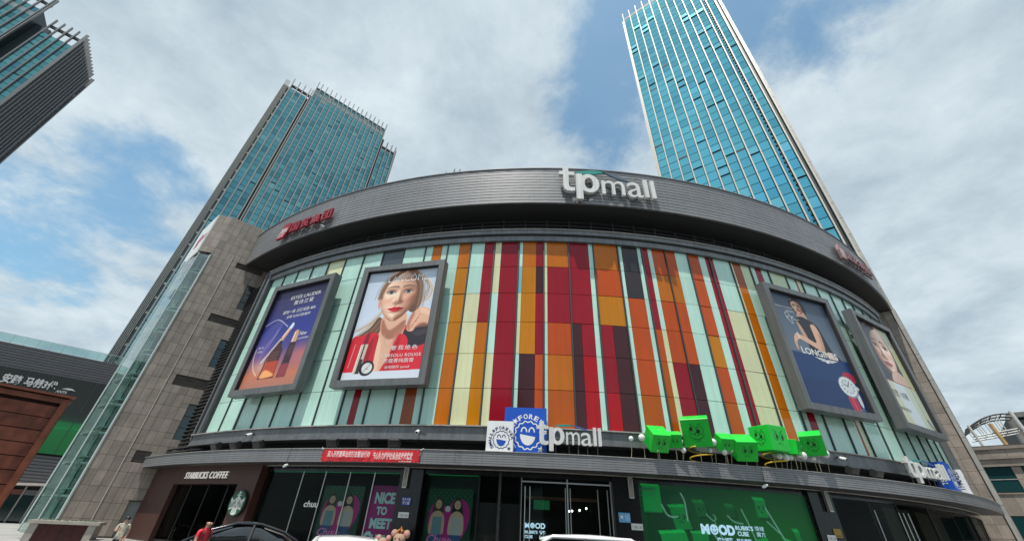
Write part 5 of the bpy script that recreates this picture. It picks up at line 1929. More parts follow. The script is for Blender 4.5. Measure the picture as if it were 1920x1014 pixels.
# ------------------------------------------------------------------ giant paper bags
BLUE = material('bag_blue', (.008, .085, .50), .4, noise=.05, nscale=2)
BAGW = material('bag_white', (.78, .79, .80), .45, noise=.04)
WIRE = material('gold_wire', (.55, .48, .30), .35, .7)
def paper_bag(label, M, w, h, d, body, ink, ink2, name='paper_bag', text_side=None):
    t_ = thing(name, label, 'shopping bag', M, 'giant shopping bags on the canopy')
    b = MB()
    b.box(-w / 2, w / 2, 0, d, 0, h)
    obj('bag_body', b, body, t_, M)
    b = MB()
    b.box(-w / 2 + .05, w / 2 - .05, .06, d - .06, h - .002, h + .004)
    obj('bag_mouth', b, G_DARK, t_, M)
    for y in (.03, d - .03):
        b = MB()
        r = w * .36
        pts = [(-r, y, h)] + [(-r * math.cos(PI * k / 16) * (1 + .12 * math.sin(PI * k / 16)), y, h + r * 1.25 * math.sin(PI * k / 16)) for k in range(17)] + [(r, y, h)]
        b.tube(pts, .014, 5)
        obj('handle', b, WIRE, t_, M)
    cx_, cz_, rr = w * .56 - w / 2, h * .40, w * .30
    b = MB()
    b.ribbon([(cx_ + (rr + rr * .055 * math.cos(14 * a)) * math.cos(a), cz_ + (rr + rr * .055 * math.cos(14 * a)) * math.sin(a)) for a in [2 * PI * k / 112 for k in range(112)]], rr * .085, -.006, closed=True)
    for sx in (-1, 1):
        ex = cx_ + sx * rr * .30
        b.ribbon([(ex + rr * .21 * math.cos(PI * k / 10), cz_ + rr * .22 + rr * .34 * math.sin(PI * k / 10)) for k in range(11)], rr * .10, -.006)
    for txt, a0, a1 in (('SMALL', 218, 152), ('FOREVER', 116, 8)):
        for k, ch in enumerate(txt):
            a = R(a0 + (a1 - a0) * k / (len(txt) - 1))
            Mt = T((cx_ + rr * 1.40 * math.cos(a), -.006, cz_ + rr * 1.40 * math.sin(a))) @ Ry(PI / 2 - a)
            wl = rr * (.17 if ch != 'M' else .21)
            add_text(b, ch, -wl, wl, -rr * .19, rr * .19, 0, Mt, bold=.03)
    for a in (135, 315):
        sx_, sz_ = cx_ + rr * 1.42 * math.cos(R(a)), cz_ + rr * 1.42 * math.sin(R(a))
        star = [(sx_ + rr * (.27 if k % 2 == 0 else .11) * math.sin(k * PI / 5 + .2), sz_ + rr * (.27 if k % 2 == 0 else .11) * math.cos(k * PI / 5 + .2)) for k in range(10)]
        for k in range(10):
            b.flat([(sx_, sz_), star[k], star[(k + 1) % 10]], -.006)
    # keep the print on the sheet
    V2 = [(min(max(v[0], -w / 2 + .004), w / 2 - .004), v[1], max(v[2], .004)) for v in b.v]
    b.v = V2
    obj('printed_emblem', b, ink, t_, M)
    b = MB()
    b.flat([(cx_ - rr * .58, cz_ + rr * .06)] + [(cx_ + rr * .60 * math.cos(PI + PI * k / 12), cz_ + rr * .04 + rr * .78 * math.sin(PI + PI * k / 12)) for k in range(13)] + [(cx_ + rr * .58, cz_ - rr * .12)], -.007)
    obj('printed_mouth', b, ink2, t_, M)
    if text_side:
        b = MB()
        add_text(b, 'TPMALL', -.55, .55, -.14, .14, 0, M @ T((-w / 2 - .004, d / 2, h * .55)) @ Rz(-PI / 2) @ Ry(-PI / 2), bold=.02)
        obj('side_lettering', b, ink, t_, Matrix.Identity(4))
    return t_
INKB = material('print_navy', (.012, .03, .12), .5)
INKM = material('print_blue', (.008, .075, .42), .5)
paper_bag('giant blue paper bag with white smiling emblem behind the tp mall letters', at_drum(-.0822, 48.72, 5.06), 2.22, 2.30, .6, BLUE, LETW, LETW)
paper_bag('giant white paper bag with navy smiling emblem left of the blue one', at_drum(-.1084, 49.05, 5.06), 1.37, 1.50, .36, BAGW, INKB, INKM)
paper_bag('giant blue paper bag near the right end of the canopy', at_drum(.510, 48.9, 5.08) @ Rz(.10), 1.5, 1.75, .75, BLUE, LETW, LETW, text_side=1)
paper_bag('giant crumpled white paper bag at the right end of the canopy', at_drum(.563, 48.9, 5.08) @ Rz(.15), 1.35, 1.55, .7, BAGW, INKB, INKM, text_side=1)

# ------------------------------------------------------------------ green cartoon cubes, white balls
GREEN = material('cube_green', (.008, .56, .045), .38, noise=.06, nscale=2, rand=.05)
INK = material('cube_ink', (.010, .03, .012), .5)
YEL = material('spring_yellow', (.62, .40, .03), .35)
STK = material('stalk_cane', (.42, .36, .22), .5)
def ringp(cx_, cz_, rx, rz, n=22, a0=0, a1=2 * PI, rot=0):
    out = []
    for k in range(n + 1):
        a = a0 + (a1 - a0) * k / n
        x, z = rx * math.cos(a), rz * math.sin(a)
        out.append((cx_ + x * math.cos(rot) - z * math.sin(rot), cz_ + x * math.sin(rot) + z * math.cos(rot)))
    return out
def cube_face(kind, s, y):
    """plain drawn expressions: 'grin', 'sulk', 'calm'"""
    b = MB()
    w = .020 * s
    if kind == 'grin':
        b.ribbon(ringp(-.10 * s, .10 * s, .125 * s, .15 * s), w, y)
        b.ribbon(ringp(.14 * s, .09 * s, .12 * s, .15 * s), w, y)
        b.flat(ringp(-.15 * s, .14 * s, .055 * s, .075 * s, 14)[:-1], y)
        b.flat(ringp(.09 * s, .06 * s, .055 * s, .075 * s, 14)[:-1], y)
        b.ribbon(ringp(.01 * s, -.05 * s, .07 * s, .055 * s, 14), w, y)
        b.ribbon(ringp(.0, -.02 * s, .27 * s, .20 * s, 18, PI * 1.06, PI * 1.94), w, y)
        b.ribbon([(-.20 * s, .30 * s), (-.08 * s, .33 * s)], w, y)
        b.ribbon([(.08 * s, .29 * s), (.2 * s, .33 * s)], w, y)
        b.ribbon(ringp(.02 * s, -.20 * s, .10 * s, .10 * s, 10, PI, 2 * PI), w, y)
    elif kind == 'sulk':
        for sx in (-1, 1):
            b.ribbon(ringp(sx * .15 * s, .05 * s, .10 * s, .14 * s), w, y)
            b.flat(ringp(sx * .15 * s + .03 * s, .04 * s, .05 * s, .09 * s, 14)[:-1], y)
            b.ribbon([(sx * .26 * s, .30 * s), (sx * .08 * s, .22 * s)], w * 1.2, y)
        b.ribbon(ringp(0, -.28 * s, .10 * s, .09 * s, 12, 0, PI), w * 1.2, y)
    else:
        for sx in (-1, 1):
            b.ribbon(ringp(sx * .14 * s, .02 * s, .075 * s, .10 * s), w, y)
            b.flat(ringp(sx * .14 * s, .0, .04 * s, .06 * s, 12)[:-1], y)
            b.ribbon([(sx * .22 * s, .18 * s), (sx * .06 * s, .20 * s)], w, y)
        b.ribbon([(-.07 * s, -.2 * s), (.07 * s, -.2 * s)], w, y)
    return b
# angle, height, size, tilt, yaw, front face, left face
CUBES = [(.0540, 6.02, .92, 40, 2, 'sulk', None, 'first green cube from the left, tipped forward beside a smaller one'),
         (.0722, 6.05, .64, 26, -18, 'calm', None, 'small green cube squeezed between the first and the tall one'),
         (.0980, 6.55, 1.32, 20, -32, 'grin', None, 'large grinning green cube on a yellow spring, nearest the letters'),
         (.1265, 6.10, .66, 36, -6, 'calm', None, 'small green cube just right of the large grinning one'),
         (.1475, 5.92, .98, 33, -18, 'sulk', None, 'tipped forward green cube left of the big two faced one'),
         (.1815, 6.45, 1.22, 3, 8, 'sulk', 'grin', 'big green cube showing a grin and a sulk, on a yellow spring'),
         (.2075, 6.16, .70, 8, 28, None, None, 'small plain green cube right of the big two faced one'),
         (.2375, 6.50, 1.02, 24, -52, 'grin', None, 'last green cube on the right, tilted with a grin')]
for t, z, s, tilt, yaw, fr, lf, lab in CUBES:
    MD = at_drum(t, 49.22, z)
    M = MD @ Rz(R(yaw)) @ Rx(R(tilt))
    c_ = thing('cartoon_cube', lab, 'cube', MD @ T((0, 0, 5.08 - z)), 'green cartoon cubes on the canopy')
    e = s / 2
    ch = s * .012
    b = MB()
    V, F = [], []
    # box with small chamfers
    for sx in (-1, 1):
        for sy in (-1, 1):
            for sz in (-1, 1):
                V += [(sx * e, sy * (e - ch), sz * (e - ch)), (sx * (e - ch), sy * e, sz * (e - ch)), (sx * (e - ch), sy * (e - ch), sz * e)]
    bm = bmesh.new()
    for v in V:
        bm.verts.new(v)
    bmesh.ops.convex_hull(bm, input=bm.verts)
    bmesh.ops.dissolve_limit(bm, angle_limit=.02, verts=bm.verts, edges=bm.edges)
    me = bpy.data.meshes.new('cube_body')
    bm.to_mesh(me)
    bm.free()
    obj('cube_body', me, GREEN, c_, M)
    if fr:
        obj('drawn_face', cube_face(fr, s, -e - .004), INK, c_, M)
    if lf:
        obj('drawn_face', cube_face(lf, s, -e - .004), INK, c_, M @ Rz(-PI / 2))
    b = MB()
    b.tube([(0, .05, 5.06 - z), (.02, .03, (5.06 - z) * .5), (0, 0, -e * .6)], .022, 6)
    obj('stalk', b, STK, c_, MD)
    if s > 1.1:
        b = MB()
        n = 44
        b.tube([(.58 * math.cos(a), .42 * math.sin(a), (5.12 - z) + .62 * k / n) for k, a in ((k, 1.2 + k / n * 2 * PI * 1.45) for k in range(n + 1))], .028, 6)
        obj('spring', b, YEL, c_, MD)
BALLM = material('white_ball', (.80, .80, .80), .4, noise=.04)
BALLS = [(.0275, 5.98, .12), (.0378, 6.03, .17), (.0517, 5.52, .13), (.0791, 5.98, .17), (.0796, 5.56, .13), (.1140, 6.05, .17), (.1104, 5.68, .12), (.1241, 5.62, .14),
         (.1319, 5.76, .14), (.1619, 6.06, .17), (.1876, 5.66, .15), (.1954, 5.62, .17), (.2040, 5.69, .16), (.2129, 5.80, .12), (.2183, 5.80, .19), (.2346, 5.76, .13), (.2499, 6.01, .20)]
BN = ['leftmost small white ball on a thin stalk', 'white ball on a stalk beside the first green cube', 'white ball half hidden under the first green cube', 'white ball left of the large grinning cube',
      'low white ball below left of the large grinning cube', 'white ball right of the large grinning cube', 'low greyish white ball right of the yellow spring', 'white ball under the small cube right of the grinning one',
      'white ball left of the fifth green cube', 'white ball in front of the big two faced cube', 'white ball under the big two faced cube', 'low white ball under the edge of the small plain cube',
      'white ball below the small plain green cube', 'small white ball right of the small plain cube', 'larger white ball between the plain cube and the last cube', 'small white ball under the last green cube', 'rightmost and largest white ball on a bent stalk']
ballmesh = MB().sphere((0, 0, 0), 1, 10, 8).mesh('ball')
for k, ((t, z, r), lab) in enumerate(zip(BALLS, BN)):
    MD = at_drum(t, 49.25 if k % 3 else 49.1, z)
    o = thing('ball_ornament', lab, 'ornament', MD @ T((0, 0, 5.08 - z)), 'white balls on stalks on the canopy')
    obj('ball', ballmesh, BALLM, o, MD @ S3(r, r, r))
    b = MB()
    q = rnd.uniform(-.10, .10)
    b.tube([(q, .1, 5.06 - z), (q * .6 + .03, .06, (5.06 - z) * .6), (0, 0, -r * .9)], .013, 5)
    obj('stalk', b, STK, o, MD)

# lamps hung from the canopy edge
for t, lab in ((-.349, 'small white lamp hanging under the canopy above the clothes shop'), (.1608, 'small white lamp hanging under the canopy above the green display')):
    M = at_drum(t, 49.2, 4.22)
    o = thing('canopy_lamp', lab, 'lamp', M, 'small lamps under the canopy')
    b = MB()
    b.tube([(0, -.03, .02), (.02, -.06, .4), (.05, -.06, .86)], .012, 5)
    obj('cable', b, G_DARK, o, M)
    b = MB()
    b.tube([(-.14, 0, -.06), (0, -.03, 0), (.14, -.05, .05)], [.05, .075, .04], 8)
    obj('lamp_head', b, WHITE, o, M)

# antennas behind the roof band
for k, (t, h, lab) in enumerate(((-.2304, 1.0, 'short antenna with cross arm on the roof edge, leftmost of the cluster'), (-.2226, .8, 'stubby roof antenna second in the cluster'), (-.2157, 1.25, 'tallest thin roof antenna of the cluster'),
                              (-.2059, 1.15, 'thin roof antenna right of the tallest one'), (-.1983, .75, 'short roof antenna at the right of the cluster'), (-.1852, .85, 'lone roof antenna right of the cluster'), (-.1788, .5, 'last tiny roof antenna on the right'))):
    M = at_drum(t, 48.5, 25.3)
    o = thing('roof_antenna', lab, 'antenna', M, 'antennas on the mall roof')
    b = MB()
    b.tube([(0, 0, 0), (0, 0, h + .3)], .035, 5)
    obj('mast', b, STG, o, M)
    b = MB()
    b.box(-.12, .12, -.03, .03, h - .15, h - .08)
    b.box(-.05, .05, -.09, -.03, h * .5, h + .1)
    obj('aerial', b, STG, o, M)

# ------------------------------------------------------------------ shop window graphics
LW = 47.72
MAG = rgb(196, 24, 130)
def shop_poster(name, label, t0, t1, z0, z1, canvas, texts=(), r=LW, mat=None):
    tc_ = (t0 + t1) / 2
    M = at_drum(tc_, r, (z0 + z1) / 2)
    o = thing(name, label, 'poster', M)
    w, h = (t1 - t0) * r, z1 - z0
    obj('poster_print', canvas.mesh('poster_print', w, h, bend=r), mat or PRINT, o, M)
    for txt, u0, u1, v0, v1, m, kw in texts:
        b = MB()
        x0, zz1 = uv(w, h, u0, v0)
        x1, zz0 = uv(w, h, u1, v1)
        add_text(b, txt, x0, x1, zz0, zz1, -.012, bend=r, **kw)
        obj('lettering', b, m, o, M)
    return o, M
def pair_figures(c, ox=0):
    g0 = rgb(14, 78, 52)
    c.grad([(0, g0), (1, rgb(10, 52, 40))])
    for j in range(9):
        for i in range(9):
            c.ell((i + .5 * (j % 2)) / 8.5, .02 + j * .045, .012, .007, rgb(90, 150, 120), a=.7)
    c.poly([(.06, .48), (.12, .26), (.30, .20), (.46, .30), (.62, .16), (.84, .18), (.96, .36), (.88, .62), (.60, .88), (.30, .85), (.12, .68)], MAG)
    for fx, hairc, top, sk_ in ((.26, (70, 46, 38), (120, 150, 168), (222, 176, 152)), (.68, (40, 28, 28), (196, 186, 190), (226, 182, 158))):
        c.poly([(fx - .10, .22), (fx, .13), (fx + .10, .22), (fx + .11, .40), (fx - .10, .40)], rgb(*hairc))
        c.ell(fx, .238, .070, .066, rgb(*sk_))
        c.poly([(fx - .14, .40), (fx, .33), (fx + .14, .40), (fx + .16, .62), (fx + .09, .66), (fx - .10, .66), (fx - .17, .62)], rgb(*sk_))
        c.poly([(fx - .10, .42), (fx + .10, .42), (fx + .11, .66), (fx - .11, .66)], rgb(*top), smooth=False)
        c.poly([(fx - .12, .66), (fx + .12, .66), (fx + .16, 1), (fx - .18, 1)], rgb(54, 84, 140), smooth=False)
        c.ell(fx - .02, .23, .008, .006, rgb(30, 20, 20))
        c.ell(fx + .025, .23, .008, .006, rgb(30, 20, 20))
        c.line([(fx - .015, .262), (fx + .02, .262)], .008, rgb(190, 60, 70))
    c.ell(.47, .30, .06, .045, rgb(220, 216, 226))
PINKL = material('script_pink', (.72, .20, .50), .5)
CYANL = material('lettering_pale_cyan', (.58, .76, .82), .5)
c = Canvas(2.6, 2.9, 90)
pair_figures(c)
shop_poster('window_poster', 'poster of two women over a magenta heart behind the clothes shop glass', -.3130, -.2610, .7, 3.45, c,
            (('Chuu·', .08, .62, .70, .82, PINKL, dict(shear=.3, bold=.02)), ('Baby', .44, .92, .80, .90, PINKL, dict(shear=.3, bold=.02))))
c = Canvas(1.75, 3.1, 60)
c.grad([(0, rgb(150, 22, 112)), (.3, rgb(186, 26, 132)), (1, rgb(176, 22, 124))])
shop_poster('window_poster', 'magenta poster reading NICE TO MEET CHUU beside the black column', -.2540, -.2190, .45, 3.52, c,
            (('NICE', .22, .90, .10, .27, CYANL, dict(bold=.05)), ('TO', .34, .70, .31, .43, CYANL, dict(bold=.05)), ('MEET', .20, .92, .475, .62, CYANL, dict(bold=.05)),
             ('C', .06, .32, .66, .86, CYANL, dict(bold=.06)), ('HUU', .33, .92, .70, .86, CYANL, dict(bold=.05))))
c = Canvas(2.3, 3.0, 90)
pair_figures(c)
shop_poster('window_poster', 'second poster of two women over a magenta heart, left of the entrance', -.1855, -.1365, .5, 3.5, c,
            (('Chuu·', .08, .62, .66, .79, PINKL, dict(shear=.3, bold=.02)), ('Baby', .40, .88, .78, .88, PINKL, dict(shear=.3, bold=.02))), r=47.68)
M = at_drum(-.3240, 47.84, 0)
o = thing('window_lettering', 'white chuu lettering on the clothes shop window', 'lettering', M @ T((0, 0, 2.5)))
b = MB()
add_text(b, 'chuu', -.47, .47, 2.40, 2.70, -.03, bold=.02, shear=.12)
obj('letters', b, LETW, o, M)

# wide green display window
GW, GH = (.2345 - .0378) * 47.78, 3.85
c = Canvas(GW, GH, 190)
c.grad([(0, rgb(4, 66, 34)), (.4, rgb(4, 78, 32)), (1, rgb(5, 70, 24))])
rg = random.Random(12)
c.blend(np.clip(1.3 - np.hypot((c.u - .72) / .35, (c.v - .55) / .6), 0, 1) * .5, rgb(10, 120, 26))
c.blend(np.clip(1.2 - np.hypot((c.u - .10) / .14, (c.v - .45) / .35), 0, 1) * .6, rgb(2, 46, 26))
for x, y, w_, h_, a, sh in ((.02, .03, .10, .30, 0, 1.25), (.16, .27, .09, .22, .2, 1.15), (.09, .56, .14, .40, .35, 1.3), (.26, .54, .09, .30, .05, 1.2), (.48, .22, .05, .12, 0, .8), (.66, .12, .07, .2, .0, 1.2), (.78, .55, .07, .22, -.5, 1.2), (.62, .6, .07, .2, .4, 1.1), (.86, .46, .035, .14, .1, 1.2), (.30, .20, .06, .14, .1, .85)):
    pts = [(x, y), (x + w_, y - a * .08), (x + w_ + a * .1, y + h_), (x + a * .1, y + h_ + a * .1)]
    c.poly([(p[0] + .008, p[1] + .02) for p in pts], rgb(2, 40, 20), smooth=False, blur=2, a=.7)
    c.poly(pts, np.array(rgb(8, 116, 52)) * sh, smooth=False)
    c.poly([pts[0], pts[1], (pts[1][0] - .012, pts[1][1] - .035), (pts[0][0] - .012, pts[0][1] - .035)], np.array(rgb(12, 150, 66)) * sh, smooth=False)
    cx_, cy_ = x + w_ / 2 + a * .05, y + h_ * .42
    if x > .14 or x > .05:
        for sx in (-1, 1):
            c.ell(cx_ + sx * w_ * .17, cy_, w_ * .12, h_ * .12, rgb(4, 52, 28), a=.8)
            c.ell(cx_ + sx * w_ * .17, cy_, w_ * .085, h_ * .085, np.array(rgb(8, 116, 52)) * sh)
            c.ell(cx_ + sx * w_ * .20, cy_ + h_ * .01, w_ * .04, h_ * .05, rgb(3, 40, 22))
        c.line([(cx_ - w_ * .12, cy_ + h_ * .27), (cx_, cy_ + h_ * .24), (cx_ + w_ * .12, cy_ + h_ * .28)], .003, rgb(4, 52, 28))
GT = rgb(150, 206, 182)
for pts, w_ in (([(.12, .24), (.14, .34), (.17, .37), (.20, .36)], .010), ([(.235, .10), (.25, .20), (.25, .40)], .010), ([(.36, .46), (.39, .56), (.42, .68)], .010), ([(.40, .40), (.42, .55), (.425, .68)], .007),
               ([(.36, .32), (.39, .38), (.41, .36), (.40, .32)], .007), ([(.48, .32), (.51, .38), (.56, .40)], .009), ([(.57, .24), (.60, .45), (.63, .70)], .009), ([(.72, .2), (.76, .40), (.83, .74), (.85, .80), (.82, .74)], .012),
               ([(.71, .36), (.77, .48)], .009), ([(.86, .74), (.87, .85), (.86, 1.0)], .013), ([(.75, .98), (.78, .92), (.81, .95)], .012), ([(.33, .66), (.36, .69), (.37, .8), (.40, .95)], .010), ([(.26, 1), (.27, .88), (.30, .88), (.31, 1)], .011), ([(.47, .56), (.48, .62), (.48, .68)], .006)):
    c.line(pts, w_ * .95, np.array(GT) * .6, a=.9)
    c.line(pts, w_ * .5, GT, a=.95)
M = at_drum(.13615, 47.78, 2.25)
ds = thing('display_screen', 'wide green lit window display of cartoon cubes with MOOD lettering', 'display', M)
obj('screen_print', c.mesh('screen_print', GW, GH, bend=47.78), print_material('lit_screen', .35, .45), ds, M)
LED = material('led_white', (.62, .80, 1.0), .5, emit=.75)
DIM = material('dim_green_lettering', (.16, .38, .26), .5)
def screen_text(t_, MM, items, mat, rad, name='lettering'):
    for txt, a, c_, z0, z1, kw in items:
        b = MB()
        add_text(b, txt, a, c_, z0, z1, -.02, bend=rad, **kw)
        obj(name, b, mat, t_, MM)
def gx(t):
    return (t - .13615) * 47.78
def mood_o(mb, cx_, cz_, r, y, rad):
    n = 20
    for k in range(n):
        a0, a1 = 2 * PI * k / n, 2 * PI * (k + 1) / n
        mb.flat([(cx_, cz_), (cx_ + r * math.cos(a0), cz_ + r * math.sin(a0)), (cx_ + r * math.cos(a1), cz_ + r * math.sin(a1))], y)
z_ = -2.25
screen_text(ds, M, (('M', gx(.0995), gx(.1085), 2.12 + z_, 2.54 + z_, dict(bold=.06)), ('OD', gx(.1185), gx(.1365), 2.11 + z_, 2.55 + z_, dict(bold=.06)),
                    ("RUBIK'S", gx(.1378), gx(.1580), 2.36 + z_, 2.55 + z_, dict(bold=.03)), ('CUBE', gx(.1390), gx(.1515), 2.12 + z_, 2.31 + z_, dict(bold=.03)),
                    ('情绪', gx(.1600), gx(.1705), 2.37 + z_, 2.57 + z_, {}), ('魔方', gx(.1605), gx(.1708), 2.13 + z_, 2.33 + z_, {}),
                    ('魔力预警', gx(.1150), gx(.1320), 1.80 + z_, 2.02 + z_, dict(bold=.02)), ('前方高能', gx(.1362), gx(.1530), 1.80 + z_, 2.02 + z_, dict(bold=.02))), LED, 47.78)
b = MB()
mood_o(b, gx(.1136), 2.33 + z_, .215, -.02 + .004, 0)
obj('smile_disc', b, LED, ds, M)
SMB = material('smile_blue', (.05, .10, .40), .5)
b = MB()
for sx in (-1, 1):
    b.flat(ringp(gx(.1136) + sx * .07, 2.38 + z_, .022, .045, 10)[:-1], -.03)
b.ribbon(ringp(gx(.1136), 2.33 + z_, .12, .12, 12, PI * 1.1, PI * 1.9), .03, -.03)
obj('smile_lines', b, SMB, ds, M)
screen_text(ds, M, (('MOOD', gx(.0392), gx(.0560), 3.78 + z_, 3.98 + z_, dict(bold=.05)), ("RUBIK'S CUBE", gx(.0392), gx(.0490), 3.60 + z_, 3.68 + z_, {}), ('情绪魔方', gx(.0500), gx(.0560), 3.60 + z_, 3.70 + z_, {})), DIM, 47.78)
for a, c_ in ((.0372, .1030), (.1030, .1690), (.1690, .2350)):
    shop_pane(a, c_, r=47.90)
# lit sign behind the entrance glass
M = at_drum(-.0704, 47.35, 0)
o = thing('led_sign', 'small lit MOOD sign behind the entrance doors', 'sign', M @ T((0, 0, 1.9)))
block('sign_back', BLACKG, o, M @ T((0, .06, 1.9)), (1.15, .04, .85))
for txt, a, c_, z0, z1 in (('M', -.5, -.28, 1.98, 2.20), ('OD', 0, .5, 1.97, 2.21), ("RUBIK'S", -.5, .12, 1.76, 1.89), ('CUBE', -.5, -.12, 1.57, 1.70), ('情绪', .2, .5, 1.75, 1.90), ('魔方', .2, .5, 1.56, 1.71)):
    b = MB()
    add_text(b, txt, a, c_, z0, z1, 0, bold=.04)
    obj('lettering', b, LED, o, M)
b = MB()
mood_o(b, -.13, 2.09, .115, 0, 0)
obj('smile_disc', b, LED, o, M)
b = MB()
for sx in (-1, 1):
    b.flat(ringp(-.13 + sx * .035, 2.115, .012, .024, 10)[:-1], -.008)
b.ribbon(ringp(-.13, 2.09, .065, .065, 12, PI * 1.1, PI * 1.9), .016, -.008)
obj('smile_lines', b, SMB, o, M)

# ------------------------------------------------------------------ things on the granite columns
SCM = material('sconce_shade', (.30, .26, .20), .5, rand=.05, noise=.15, nscale=6)
for t, lab in ((-.2104, 'tall beige wall sconce on the column beside the magenta poster'), (.0276, 'tall beige wall sconce on the column right of the entrance'), (.2570, 'tall beige wall sconce on the column right of the green display')):
    M = at_drum(t, 48.03, 3.88)
    o = thing('wall_sconce', lab, 'sconce', M, 'wall sconces on the granite columns')
    block('shade', SCM, o, M @ T((0, -.12, 0)), (.19, .14, .84))
    for x in (-.105, .105):
        block('side_rail', STEEL, o, M @ T((x, -.12, 0)), (.02, .17, .92))
    for z in (-.45, .45):
        block('end_cap', STEEL, o, M @ T((0, -.12, z)), (.23, .18, .04))
    block('bracket', G_MULL, o, M @ T((0, -.03, 0)), (.1, .06, .5))
def plate(name, label, t, z, w, h, col, items, ink, r=48.035):
    M = at_drum(t, r, z)
    o = thing(name, label, 'plate', M)
    block('plate', col, o, M @ T((0, -.012, 0)), (w, .024, h))
    b = MB()
    for txt, x0, x1, z0, z1 in items:
        add_text(b, txt, x0 * w, x1 * w, z0 * h, z1 * h, -.027)
    obj('lettering', b, ink, o, M)
    return o, M
NAVY = material('plate_navy', (.012, .025, .22), .4)
PLW = material('plate_white', (.66, .67, .65), .45)
PLB = material('plate_light_blue', (.12, .34, .60), .4)
plate('house_number_plate', 'blue house number plate reading 18 on the column beside the magenta poster', -.2065, 2.83, .52, .36, NAVY, (('富水中路', -.42, .42, .12, .40), ('号', -.38, -.14, -.38, .02), ('18', -.02, .34, -.40, .04)), LETW)
plate('notice_plate', 'white notice plate with four dark characters below the blue number plate', -.2072, 2.24, .55, .24, PLW, (('门前三包', -.42, .42, -.30, .20),), LETD)
plate('notice_plate', 'white notice plate with four dark characters right of the entrance', .0308, 2.25, .55, .26, PLW, (('门前三包', -.42, .42, -.30, .20),), LETD)
plate('notice_plate', 'white notice plate with four dark characters on the column right of the green display', .2485, 2.25, .55, .26, PLW, (('门前三包', -.42, .42, -.30, .20),), LETD)
M = at_drum(.0190, 48.035, 2.60)
o = thing('info_plate', 'light blue information plate on the column right of the entrance', 'plate', M)
block('plate', PLB, o, M @ T((0, -.012, 0)), (.56, .024, .40))
block('plate_field', PLW, o, M @ T((-.13, -.027, .02)), (.13, .004, .13))
for k in range(3):
    block('plate_field', material('plate_pale_blue', (.36, .52, .68), .5), o, M @ T((.06 + .075 * k, -.027, 0)), (.05, .004, .26))
M = at_drum(.2590, 48.035, 2.48)
o = thing('notice_plate', 'ochre notice plate on the column right of the green display', 'plate', M)
block('plate', material('plate_ochre', (.30, .20, .03), .5), o, M @ T((0, -.012, 0)), (.50, .024, .38))
block('plate_border', material('plate_brown', (.12, .07, .02), .5), o, M @ T((0, -.026, -.12)), (.42, .004, .05))

